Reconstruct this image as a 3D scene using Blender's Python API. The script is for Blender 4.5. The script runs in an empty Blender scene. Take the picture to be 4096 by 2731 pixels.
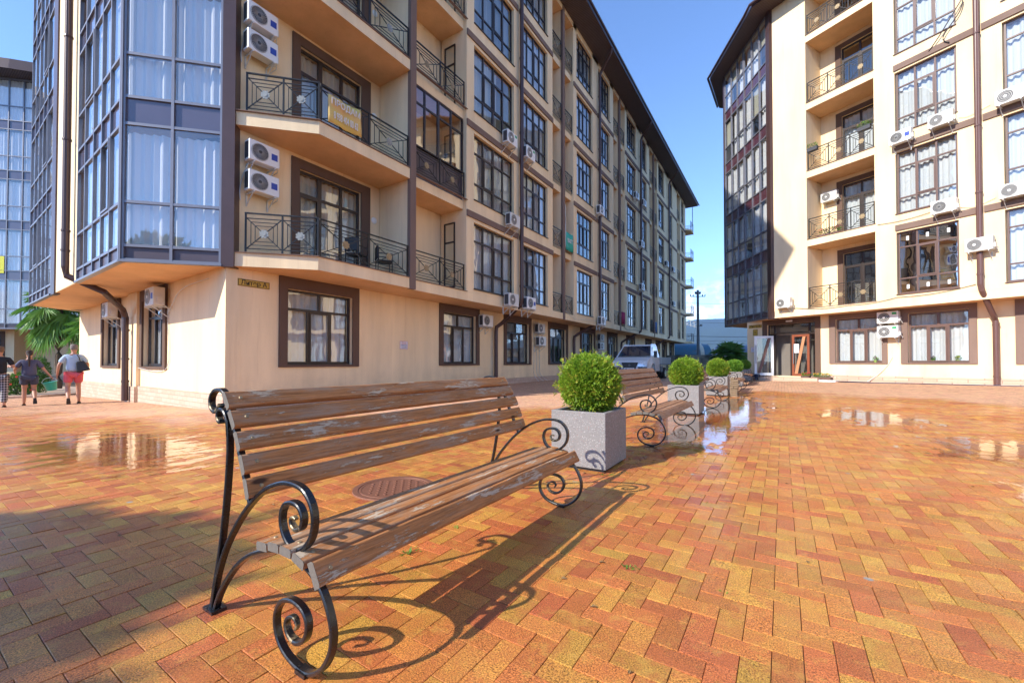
import bpy, math, random
import numpy as np
from mathutils import Vector, Matrix
R=math.radians
random.seed(7); rng=np.random.default_rng(7)
S=bpy.context.scene; COL=S.collection
# ------------------------------------------------------------ camera, sky, sun, exposure
YAW=R(32.95); PITCH=R(.85); CAMH=1.1
cd=bpy.data.cameras.new('camera'); cam=bpy.data.objects.new('camera',cd); COL.objects.link(cam)
cam.location=(0,0,CAMH); cam.rotation_euler=(R(90)+PITCH,0,YAW)
cd.sensor_width=36; cd.lens=1670*36/4096; cd.shift_y=57.7/4096; cd.clip_start=.05; cd.clip_end=20000
S.camera=cam
SUNL=Vector((.69,1.47,-1.06)).normalized()
w=bpy.data.worlds.new('World'); S.world=w; w.use_nodes=True
nt=w.node_tree; N=nt.nodes; L=nt.links; N.clear()
out=N.new('ShaderNodeOutputWorld'); bg=N.new('ShaderNodeBackground'); sky=N.new('ShaderNodeTexSky')
sky.sky_type='NISHITA'; sky.sun_disc=False
sun_el=math.asin(-SUNL.z); sky.sun_elevation=sun_el
sky.sun_rotation=math.atan2(-SUNL.x,-SUNL.y)
sky.air_density=.68; sky.dust_density=.0; sky.ozone_density=4.8; sky.altitude=0
tc=N.new('ShaderNodeTexCoord'); sep=N.new('ShaderNodeSeparateXYZ'); L.new(tc.outputs['Generated'],sep.inputs[0])
mp=N.new('ShaderNodeMapping'); mp.inputs['Scale'].default_value=(1,1,2.1); L.new(tc.outputs['Generated'],mp.inputs[0])
nz=N.new('ShaderNodeTexNoise'); nz.inputs['Scale'].default_value=14; nz.inputs['Detail'].default_value=8; nz.inputs['Roughness'].default_value=.6
L.new(mp.outputs[0],nz.inputs['Vector'])
rp=N.new('ShaderNodeMapRange'); rp.inputs[1].default_value=.51; rp.inputs[2].default_value=.62; 
_d=Vector((0,1,0)); _d.rotate(Matrix.Rotation(YAW-R(24.5),3,'Z')); _d.z=math.tan(R(5.5)); _d.normalize()
dt=N.new('ShaderNodeVectorMath'); dt.operation='DOT_PRODUCT'; dt.inputs[1].default_value=_d; L.new(tc.outputs['Generated'],dt.inputs[0])
bl=N.new('ShaderNodeMapRange'); bl.inputs[1].default_value=math.cos(R(8)); bl.inputs[2].default_value=math.cos(R(1)); bl.inputs[4].default_value=.07; L.new(dt.outputs['Value'],bl.inputs[0])
ad=N.new('ShaderNodeMath'); ad.operation='ADD'; L.new(nz.outputs['Fac'],ad.inputs[0]); L.new(bl.outputs[0],ad.inputs[1]); L.new(ad.outputs[0],rp.inputs[0])
hz=N.new('ShaderNodeMapRange'); hz.inputs[1].default_value=.21; hz.inputs[2].default_value=.10; L.new(sep.outputs['Z'],hz.inputs[0])
mm=N.new('ShaderNodeMath'); mm.operation='MULTIPLY'; L.new(rp.outputs[0],mm.inputs[0]); L.new(hz.outputs[0],mm.inputs[1])
m2=N.new('ShaderNodeMath'); m2.operation='MULTIPLY'; m2.inputs[1].default_value=.8; L.new(mm.outputs[0],m2.inputs[0])
mx=N.new('ShaderNodeMixRGB'); mx.inputs[2].default_value=(5.0,5.15,5.4,1)
L.new(m2.outputs[0],mx.inputs[0]); L.new(sky.outputs[0],mx.inputs[1])
L.new(mx.outputs[0],bg.inputs[0]); bg.inputs[1].default_value=.15; L.new(bg.outputs[0],out.inputs[0])
sl=bpy.data.lights.new('sun','SUN'); sl.energy=2.75; sl.angle=R(.55); sl.color=(1,.935,.83)
sun=bpy.data.objects.new('sun',sl); COL.objects.link(sun); sun.rotation_euler=SUNL.to_track_quat('-Z','Y').to_euler()
S.view_settings.view_transform='Standard'; S.view_settings.look='None'; S.view_settings.exposure=1.54; S.view_settings.gamma=1
S.render.engine='CYCLES'; S.cycles.max_bounces=8; S.cycles.transparent_max_bounces=16; S.cycles.caustics_reflective=False; S.cycles.caustics_refractive=False

# ------------------------------------------------------------ materials
def lin(h):
    h=h.lstrip('#'); c=[int(h[i:i+2],16)/255 for i in (0,2,4)]
    return tuple(x/12.92 if x<=.04045 else ((x+.055)/1.055)**2.4 for x in c)
class NB:
    def __init__(s,name):
        s.m=bpy.data.materials.new(name); s.m.use_nodes=True; s.t=s.m.node_tree; s.t.nodes.clear()
        s.o=s.t.nodes.new('ShaderNodeOutputMaterial'); s.tc=s.t.nodes.new('ShaderNodeTexCoord')
    def n(s,ty,ins=None,**kw):
        x=s.t.nodes.new(ty)
        for k,v in kw.items(): setattr(x,k,v)
        for k,v in (ins or {}).items(): s.set(x,k,v)
        return x
    def set(s,x,k,v):
        if hasattr(v,'is_output'): s.t.links.new(v,x.inputs[k])
        else:
            try: x.inputs[k].default_value=v
            except Exception:
                x.inputs[k].default_value=tuple(v)+(1,)
    def noise(s,scale,detail=4,rough=.55,vec=None,sc=None):
        v=vec or s.tc.outputs['Object']
        if sc: v=s.n('ShaderNodeMapping',{'Vector':v,'Scale':sc}).outputs[0]
        return s.n('ShaderNodeTexNoise',{'Vector':v,'Scale':scale,'Detail':detail,'Roughness':rough}).outputs['Fac']
    def rng(s,v,a,b,c=0,d=1):
        return s.n('ShaderNodeMapRange',{0:v,1:a,2:b,3:c,4:d}).outputs[0]
    def mix(s,f,a,b,bt='MIX'):
        return s.n('ShaderNodeMixRGB',{0:f,1:a if hasattr(a,'is_output') else tuple(a)+(1,),2:b if hasattr(b,'is_output') else tuple(b)+(1,)},blend_type=bt).outputs[0]
    def math(s,op,a,b=0): return s.n('ShaderNodeMath',{0:a,1:b},operation=op).outputs[0]
    def bump(s,h,st=.3,dist=.01,nrm=None):
        i={'Height':h,'Strength':st,'Distance':dist}
        if nrm: i['Normal']=nrm
        return s.n('ShaderNodeBump',i).outputs[0]
    def bsdf(s,color,rough=.6,metal=0,nrm=None,**kw):
        i={'Base Color':color if hasattr(color,'is_output') else tuple(color)+(1,),'Roughness':rough,'Metallic':metal}
        if nrm: i['Normal']=nrm
        b=s.n('ShaderNodeBsdfPrincipled',i)
        for k,v in kw.items(): s.set(b,k.replace('_',' '),v)
        return b.outputs[0]
    def done(s,sh): s.t.links.new(sh,s.o.inputs[0]); return s.m
def simple(name,c,rough=.6,metal=0,var=.12,scale=6,bumpst=0,bs=80,**kw):
    b=NB(name); n=b.noise(scale,5)
    dark=tuple(x*(1-var) for x in c); lite=tuple(min(1,x*(1+var)) for x in c)
    col=b.mix(n,dark,lite)
    nr=b.bump(b.noise(bs,4),bumpst,.004) if bumpst else None
    return b.done(b.bsdf(col,rough,metal,nr,**kw))
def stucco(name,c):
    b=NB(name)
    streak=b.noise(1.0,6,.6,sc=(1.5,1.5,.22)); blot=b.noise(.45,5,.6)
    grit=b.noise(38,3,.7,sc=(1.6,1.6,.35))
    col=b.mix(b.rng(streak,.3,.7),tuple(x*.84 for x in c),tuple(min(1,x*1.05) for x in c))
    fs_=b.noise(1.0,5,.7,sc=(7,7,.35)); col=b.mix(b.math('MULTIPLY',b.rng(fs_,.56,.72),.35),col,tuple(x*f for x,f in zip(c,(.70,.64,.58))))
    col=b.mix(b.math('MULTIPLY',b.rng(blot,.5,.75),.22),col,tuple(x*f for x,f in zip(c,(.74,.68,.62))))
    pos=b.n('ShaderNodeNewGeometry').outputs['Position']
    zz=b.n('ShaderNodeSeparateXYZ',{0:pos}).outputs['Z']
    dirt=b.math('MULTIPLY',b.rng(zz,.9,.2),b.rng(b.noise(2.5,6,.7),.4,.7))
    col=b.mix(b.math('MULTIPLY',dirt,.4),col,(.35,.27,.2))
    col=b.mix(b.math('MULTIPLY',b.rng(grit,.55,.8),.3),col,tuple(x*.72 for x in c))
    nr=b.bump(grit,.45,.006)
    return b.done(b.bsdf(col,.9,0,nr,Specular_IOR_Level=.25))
M={}
M['stucco']=stucco('beige_stucco',(.90,.70,.44))
M['soffit']=stucco('bounce_tinted_soffit_stucco',(.74,.47,.26))  # beige stucco with the orange bounce off the paving put into its colour
M['brown']=stucco('brown_stucco',(.135,.085,.062))
M['band']=stucco('mauve_brown_stucco',(.22,.15,.12))
M['plum']=simple('plum_metal_panel',(.085,.062,.075),.35,0,.15,2)
M['brownmetal']=simple('dark_brown_metal',(.075,.04,.035),.35,.2,.2,3)
M['frame']=simple('dark_brown_window_frame',(.028,.017,.014),.4,0,.15,4)
M['frameb']=simple('umber_window_frame',(.13,.075,.06),.35,0,.15,4)
M['alu']=simple('grey_curtain_wall_frame',(.2,.2,.23),.4,.4,.1,4)
M['panel']=simple('slate_spandrel_panel',(.11,.10,.14),.12,0,.18,1.2,Coat_Weight=.6)
M['panelr']=simple('maroon_spandrel_panel',(.075,.025,.035),.15,0,.2,1.2,Coat_Weight=.5)
M['soffitwood']=None
b=NB('brown_roof_soffit_boards'); wv=b.n('ShaderNodeTexWave',{'Vector':b.tc.outputs['Object'],'Scale':3.2,'Distortion':.2},bands_direction='Y').outputs['Fac']
M['soffitwood']=b.done(b.bsdf(b.mix(b.rng(wv,.0,.25),(.02,.013,.012),b.mix(b.noise(3,5),(.08,.05,.042),(.14,.09,.075))),.55,0,b.bump(wv,.6,.01)))
M['iron']=simple('black_wrought_iron',(.022,.02,.02),.45,.3,.3,30)
M['white']=simple('white_enamel',(.78,.78,.76),.35,0,.05,8)
M['whited']=simple('offwhite_plastic',(.62,.61,.57),.45,0,.1,5)
M['grille']=simple('dark_fan_grille',(.06,.06,.065),.5,.2,.2,30)
M['black']=simple('black_plastic',(.015,.015,.017),.45,0,.2,20)
M['blue']=simple('blue_sticker',(.02,.06,.36),.4,0,.1,20)
M['green']=simple('green_sticker',(.02,.32,.12),.4,0,.1,20)
M['steel']=simple('zinc_flashing',(.3,.3,.3),.4,.7,.15,10)
M['gold']=simple('antique_gold_metal',(.30,.22,.12),.5,.3,.4,40)
M['silver']=simple('patinated_silver_metal',(.30,.30,.27),.5,.3,.5,40)
M['room']=simple('shade_darkened_room_plaster',(.16,.14,.12),.8,0,.2,1)  # interior gloom painted in: colour darkened so rooms read unlit behind the glass
b=NB('plinth_stone_tiles')
br=b.n('ShaderNodeTexBrick',{'Vector':b.n('ShaderNodeMapping',{'Vector':b.n('ShaderNodeCombineXYZ',{0:b.math('ADD',b.n('ShaderNodeSeparateXYZ',{0:b.tc.outputs['Object']}).outputs[0],b.n('ShaderNodeSeparateXYZ',{0:b.tc.outputs['Object']}).outputs[1]),1:b.n('ShaderNodeSeparateXYZ',{0:b.tc.outputs['Object']}).outputs[2]}).outputs[0]}).outputs[0],'Color1':(.62,.45,.34,1),'Color2':(.52,.36,.26,1),'Mortar':(.34,.24,.18,1),'Scale':1,'Mortar Size':.006,'Brick Width':.33,'Row Height':.115})
M['plinth']=b.done(b.bsdf(b.mix(b.math('MULTIPLY',b.rng(b.noise(20,5,.7),.4,.7),.35),br.outputs[0],(.4,.28,.2)),.85,0,b.bump(b.math('ADD',b.noise(25,5,.7),b.math('MULTIPLY',br.outputs['Fac'],-1)),.5,.012)))
def glass(name,tint,f0=.08,rough=.01,wav=.35):
    b=NB(name); fa=b.n('ShaderNodeLayerWeight',{'Blend':.5}).outputs['Facing']
    p5=b.math('POWER',fa,4.0); F=b.math('ADD',b.math('MULTIPLY',p5,1-f0),f0)
    nr=b.bump(b.noise(.9,2,.5),wav,.02)
    g=b.n('ShaderNodeBsdfGlossy',{'Color':(1,1,1,1),'Roughness':rough,'Normal':nr}).outputs[0]
    t=b.n('ShaderNodeBsdfTransparent',{'Color':tuple(tint)+(1,)}).outputs[0]
    return b.done(b.n('ShaderNodeMixShader',{0:F,1:t,2:g}).outputs[0])
M['glass']=glass('window_glass',(.90,.94,.95),.15)
M['glassr']=glass('reflective_new_glass',(.9,.95,1.0),.6)
M['glassb']=glass('sky_reflecting_glass',(.97,.99,1.0),.24)
M['glassbay']=glass('blue_tinted_bay_glass',(.98,.99,1.0),.18)
def curtain(name,c,tr=.25):
    b=NB(name); n=b.noise(2,4,sc=(1,1,.2)); fold=b.noise(14,3,.6,sc=(1,1,.03))
    col=b.mix(n,tuple(x*.9 for x in c),c); col=b.mix(b.math('MULTIPLY',fold,.25),col,tuple(x*.7 for x in c))
    d=b.n('ShaderNodeBsdfDiffuse',{'Color':col}).outputs[0]; t=b.n('ShaderNodeBsdfTranslucent',{'Color':col}).outputs[0]
    return b.done(b.n('ShaderNodeMixShader',{0:tr,1:d,2:t}).outputs[0])
M['curtw']=curtain('white_sheer_curtain',(.92,.92,.92))
M['curtc']=curtain('cream_curtain',(.74,.70,.60))
M['curtt']=curtain('teal_curtain',(.10,.42,.42))
M['curtg']=curtain('grey_curtain',(.45,.45,.43))
M['screen']=curtain('beige_roller_blind',(.62,.60,.48),.1)
# painted weathered wood
def wood(name,base,paint,grey,amount):
    b=NB(name); oi=b.n('ShaderNodeObjectInfo').outputs['Random']
    v=b.n('ShaderNodeVectorMath',{0:b.tc.outputs['Object'],1:b.n('ShaderNodeCombineXYZ',{0:b.math('MULTIPLY',oi,37.0),1:b.math('MULTIPLY',oi,11.0),2:b.math('MULTIPLY',oi,23.0)}).outputs[0]},operation='ADD').outputs[0]
    v2=b.n('ShaderNodeMapping',{'Vector':v,'Scale':(1,.16,1)}).outputs[0]
    v3=b.n('ShaderNodeMapping',{'Vector':v,'Scale':(1,.045,1)}).outputs[0]
    grain=b.noise(95,6,.65,v3); fine=b.noise(260,3,.6,v3)
    col=b.mix(b.rng(grain,.3,.68),tuple(x*.38 for x in base),base)
    col=b.mix(b.math('MULTIPLY',b.rng(fine,.5,.7),.5),col,tuple(x*.35 for x in base))
    wn=b.noise(9,9,.75,v2)
    g=b.rng(wn,.48,.60,0,.75)
    col=b.mix(g,col,grey)
    pn=b.math('ADD',b.noise(16,10,.78,v2),b.math('MULTIPLY',grain,.08))
    thr=.545-amount
    pm=b.rng(pn,thr+.035,thr+.05)
    col=b.mix(b.math('MULTIPLY',pm,.85),col,paint)
    kn=b.n('ShaderNodeTexVoronoi',{'Vector':b.n('ShaderNodeMapping',{'Vector':v,'Scale':(3,1.0,3)}).outputs[0],'Scale':2.3}).outputs['Distance']
    col=b.mix(b.rng(kn,.10,.05),col,(.06,.025,.012))
    h=b.math('ADD',b.math('MULTIPLY',grain,.6),b.math('MULTIPLY',pm,.3))
    return b.done(b.bsdf(col,b.rng(pm,0,1,.6,.85),0,b.bump(h,.9,.004),Specular_IOR_Level=.2))
M['wood']=wood('weathered_varnished_wood',(.56,.23,.08),(.52,.42,.30),(.34,.23,.15),-.02)
M['woodb']=wood('faded_reddish_wood',(.50,.25,.13),(.52,.38,.28),(.40,.24,.16),-.06)
M['woodend']=simple('raw_grey_end_grain',(.13,.11,.09),.8,0,.3,60,.5)
b=NB('black_painted_scrolled_steel'); n1=b.noise(35,6,.7)
M['bsteel']=b.done(b.bsdf(b.mix(b.rng(n1,.62,.72),(.012,.012,.014),(.09,.07,.055)),b.rng(b.noise(60,4),.3,.7,.22,.42),.35,b.bump(b.noise(120,4),.15,.002),Coat_Weight=.4,Coat_Roughness=.15))
b=NB('gilded_scrolled_steel')
M['gsteel']=b.done(b.bsdf(b.mix(b.rng(b.noise(22,5,.7),.45,.62),(.02,.02,.02),(.32,.24,.13)),.42,.4))
b=NB('exposed_aggregate_concrete')
v=b.n('ShaderNodeTexVoronoi',{'Vector':b.tc.outputs['Object'],'Scale':120.0}); vc=b.n('ShaderNodeSeparateColor',{0:v.outputs['Color']}).outputs[0]
base=b.mix(b.noise(4,5),(.18,.168,.158),(.245,.226,.214))
chip=b.rng(v.outputs['Distance'],.42,.30)
col=b.mix(b.math('MULTIPLY',b.math('GREATER_THAN',vc,.80),chip),base,(.50,.48,.47)); col=b.mix(b.math('MULTIPLY',b.math('LESS_THAN',vc,.16),chip),col,(.10,.09,.095))
col=b.mix(b.math('MULTIPLY',b.math('GREATER_THAN',vc,.95),chip),col,(.35,.12,.08))
M['planter']=b.done(b.bsdf(col,.75,0,b.bump(b.noise(90,5,.7),.35,.004)))
M['soil']=simple('dark_soil',(.035,.025,.018),.95,0,.4,40,.8)
M['foot']=simple('black_rubber',(.012,.012,.012),.7)
# foliage
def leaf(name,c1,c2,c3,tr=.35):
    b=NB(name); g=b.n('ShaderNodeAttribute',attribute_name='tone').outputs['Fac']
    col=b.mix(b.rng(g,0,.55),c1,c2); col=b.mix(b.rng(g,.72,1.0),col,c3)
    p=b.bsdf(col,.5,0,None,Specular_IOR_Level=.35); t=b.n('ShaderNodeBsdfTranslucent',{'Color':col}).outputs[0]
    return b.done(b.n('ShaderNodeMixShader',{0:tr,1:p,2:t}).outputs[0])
M['thuja']=leaf('thuja_foliage',(.04,.13,.012),(.26,.40,.03),(.54,.40,.07))
M['thuja2']=leaf('green_clipped_foliage',(.04,.15,.015),(.18,.37,.04),(.34,.43,.06))
M['palm']=leaf('fan_palm_leaf',(.05,.15,.025),(.15,.32,.06),(.38,.46,.2),.3)
M['leafy']=leaf('broad_leaf_foliage',(.03,.09,.015),(.08,.19,.03),(.2,.25,.05))
M['bark']=simple('fibrous_bark',(.11,.075,.05),.95,0,.4,15,1,40)
M['weed']=leaf('weed_leaf',(.08,.2,.03),(.15,.32,.04),(.4,.45,.12))
# ------------------------------------------------------------ mesh helpers
class F:   # a facade frame: s along, d outward, z up
    def __init__(s,o,ang,sg=1): s.o=o; a=R(ang); s.d=(math.cos(a),math.sin(a)); s.n=(sg*math.sin(a),-sg*math.cos(a))
    def p(s,a,d,z): return (s.o[0]+s.d[0]*a+s.n[0]*d, s.o[1]+s.d[1]*a+s.n[1]*d, z)
WF=F((0,0),0,-1)   # identity: s=x, d=y (normal -(-y))
WF.n=(0,1)
class MB:
    def __init__(s): s.v=[]; s.f=[]; s.m=[]
    def face(s,pts,mi=0):
        k=len(s.v); s.v+= [tuple(p) for p in pts]; s.f.append(tuple(range(k,k+len(pts)))); s.m.append(mi)
    def hexa(s,P,mi=0):
        k=len(s.v); s.v+=[tuple(p) for p in P]
        for q in ((0,3,2,1),(4,5,6,7),(0,1,5,4),(1,2,6,5),(2,3,7,6),(3,0,4,7)): s.f.append(tuple(k+i for i in q)); s.m.append(mi)
    def box(s,fr,s0,s1,d0,d1,z0,z1,mi=0):
        P=[fr.p(s0,d0,z0),fr.p(s1,d0,z0),fr.p(s1,d1,z0),fr.p(s0,d1,z0),fr.p(s0,d0,z1),fr.p(s1,d0,z1),fr.p(s1,d1,z1),fr.p(s0,d1,z1)]
        s.hexa(P,mi)
    def prism(s,poly,z0,z1,mi=0,mb=None,mt=None):
        n=len(poly); k=len(s.v)
        zf=lambda z,p: z(p) if callable(z) else z
        s.v+=[(p[0],p[1],zf(z0,p)) for p in poly]+[(p[0],p[1],zf(z1,p)) for p in poly]
        for i in range(n): j=(i+1)%n; s.f.append((k+i,k+j,k+n+j,k+n+i)); s.m.append(mi)
        s.f.append(tuple(k+i for i in reversed(range(n)))); s.m.append(mi if mb is None else mb)
        s.f.append(tuple(k+n+i for i in range(n))); s.m.append(mi if mt is None else mt)
    def sweep(s,path,prof,mi=0,up=(0,0,1),closed=False,cap=True,scale=None):
        # prof: list of (a,b) offsets; a along side vector, b along normal in path frame
        n=len(path); P=[Vector(p) for p in path]; k=len(s.v); m=len(prof); U=Vector(up)
        prev=None
        for i in range(n):
            if closed: t=P[(i+1)%n]-P[i-1]
            else: t=P[min(i+1,n-1)]-P[max(i-1,0)]
            t.normalize(); a=t.cross(U)
            if a.length<1e-3: a=prev.copy() if prev else Vector((1,0,0))
            a.normalize()
            prev=a; b=a.cross(t); sc=scale[i] if scale else 1
            for (x,y) in prof: s.v.append(tuple(P[i]+a*x*sc+b*y*sc))
        for i in range(n if closed else n-1):
            j=(i+1)%n
            for q in range(m):
                r=(q+1)%m; s.f.append((k+i*m+q,k+i*m+r,k+j*m+r,k+j*m+q)); s.m.append(mi)
        if cap and not closed:
            s.f.append(tuple(k+q for q in reversed(range(m)))); s.m.append(mi); s.f.append(tuple(k+(n-1)*m+q for q in range(m))); s.m.append(mi)
    def tube(s,path,r,n=8,mi=0,scale=None,up=(0,0,1)):
        s.sweep(path,[(r*math.cos(2*math.pi*i/n),r*math.sin(2*math.pi*i/n)) for i in range(n)],mi,up=up,scale=scale)
    def bar(s,a,b,wd,h=None,mi=0,up=(0,0,1)):
        h=h or wd; s.sweep([a,b],[(-wd/2,-h/2),(wd/2,-h/2),(wd/2,h/2),(-wd/2,h/2)],mi,up=up)
    def cyl(s,c,ax,r,l,n=20,mi=0,r2=None):
        ax=Vector(ax).normalized(); c=Vector(c); q=ax.orthogonal().normalized(); w_=ax.cross(q); k=len(s.v); r2=r if r2 is None else r2
        for (o,rr) in ((-l/2,r),(l/2,r2)):
            for i in range(n): a=2*math.pi*i/n; s.v.append(tuple(c+ax*o+q*rr*math.cos(a)+w_*rr*math.sin(a)))
        for i in range(n): j=(i+1)%n; s.f.append((k+i,k+j,k+n+j,k+n+i)); s.m.append(mi)
        s.f.append(tuple(k+i for i in reversed(range(n)))); s.m.append(mi); s.f.append(tuple(k+n+i for i in range(n))); s.m.append(mi)
    def lathe(s,c,prof,n=20,mi=0):
        k=len(s.v); m=len(prof)
        for i in range(n):
            a=2*math.pi*i/n
            for (r,z) in prof: s.v.append((c[0]+r*math.cos(a),c[1]+r*math.sin(a),c[2]+z))
        for i in range(n):
            j=(i+1)%n
            for q in range(m-1): s.f.append((k+i*m+q,k+j*m+q,k+j*m+q+1,k+i*m+q+1)); s.m.append(mi)
    def build(s,name,mats,parent=None,smooth=False,bevel=0,auto=None,seg=2):
        me=bpy.data.meshes.new(name); me.from_pydata(s.v,[],s.f)
        if not isinstance(mats,(list,tuple)): mats=[mats]
        for m_ in mats: me.materials.append(m_)
        if len(mats)>1: me.polygons.foreach_set('material_index',s.m)
        if smooth: me.polygons.foreach_set('use_smooth',[True]*len(s.f))
        me.update()
        o=bpy.data.objects.new(name,me); COL.objects.link(o)
        if parent is not None: att(o,parent)
        if bevel:
            md=o.modifiers.new('b','BEVEL'); md.width=bevel; md.segments=seg; md.limit_method='ANGLE'; md.angle_limit=R(40)
        return o
def att(o,parent):
    M4=Matrix.Translation(Vector(parent.location)) if not parent.parent else None
    o.parent=parent
    root=parent
    while root.parent: root=root.parent
    if root is parent: o.matrix_parent_inverse=Matrix.Translation(-Vector(parent.location))
    # deeper levels: the mesh parent sits at its own identity, so nothing to undo
def tag(o,label=None,cat=None,group=None,kind=None):
    if label: o['label']=label
    if cat: o['category']=cat
    if group: o['group']=group
    if kind: o['kind']=kind
    return o
def empty(name,loc,label,cat,group=None,rz=0):
    o=bpy.data.objects.new(name,None); COL.objects.link(o); o.location=loc; o.rotation_euler=(0,0,rz); o.empty_display_size=.1
    return tag(o,label,cat,group)
def copy_tree(o,parent=None):
    c=o.copy(); COL.objects.link(c)
    if parent is not None: c.parent=parent; c.matrix_parent_inverse=o.matrix_parent_inverse.copy()
    for ch in list(o.children): copy_tree(ch,c)
    return c
def gz(x,y):
    z=.0073*np.maximum(0,y-4); r=np.clip((y-5)/12,0,1)
    z=z+.022*np.maximum(0,x+1.45)*r
    z=z-.023*np.maximum(0,-10.6-x)
    return np.clip(z,-.45,.6)
def g1(x,y): return float(gz(np.float64(x),np.float64(y)))
_txt={}
def text_mesh(txt,size,mat,name,parent,origin,xdir,up,ext=.003,align='CENTER',sx=1.0):
    cu=bpy.data.curves.new('t','FONT'); cu.body=txt; cu.size=size; cu.extrude=ext; cu.align_x=align; cu.align_y='CENTER'; cu.offset=size*.012
    o=bpy.data.objects.new('t',cu); COL.objects.link(o)
    dg=bpy.context.evaluated_depsgraph_get(); me=bpy.data.meshes.new_from_object(o.evaluated_get(dg))
    bpy.data.objects.remove(o); me.materials.clear(); me.materials.append(mat)
    X=Vector(xdir).normalized(); U=Vector(up).normalized(); Z=X.cross(U)
    mt=Matrix((( X.x*sx,U.x,Z.x,origin[0]),(X.y*sx,U.y,Z.y,origin[1]),(X.z*sx,U.z,Z.z,origin[2]),(0,0,0,1)))
    me.transform(mt); me.name=name
    ob=bpy.data.objects.new(name,me); COL.objects.link(ob)
    if parent is not None: att(ob,parent)
    return ob
# ------------------------------------------------------------ ground
g=MB()
xs=sorted([-4000,-600,-120,-60,-50]+[x for x in range(-40,17)]+[-1.45,-10.6,24,30,60,160,600,4000]); ys=sorted([-4000,-600,-100,-30,-15]+[y for y in range(-5,48)]+[60,90,130,300,900,4000])
for x in xs:
    for y in ys: g.v.append((x,y,g1(max(-60,min(x,40)),max(-30,min(y,60)))-(.0065 if abs(x)<60 and abs(y)<90 else .02)))
n=len(ys)
for i in range(len(xs)-1):
    for j in range(n-1): g.f.append((i*n+j,(i+1)*n+j,(i+1)*n+j+1,i*n+j+1)); g.m.append(0)
b=NB('dark_jointing_sand'); M['sand']=b.done(b.bsdf(b.mix(b.noise(3,6),(.055,.042,.03),(.12,.09,.06)),.85,0,b.bump(b.noise(60,4),.4,.01)))
tag(g.build('ground',M['sand']),kind='structure')
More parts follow.
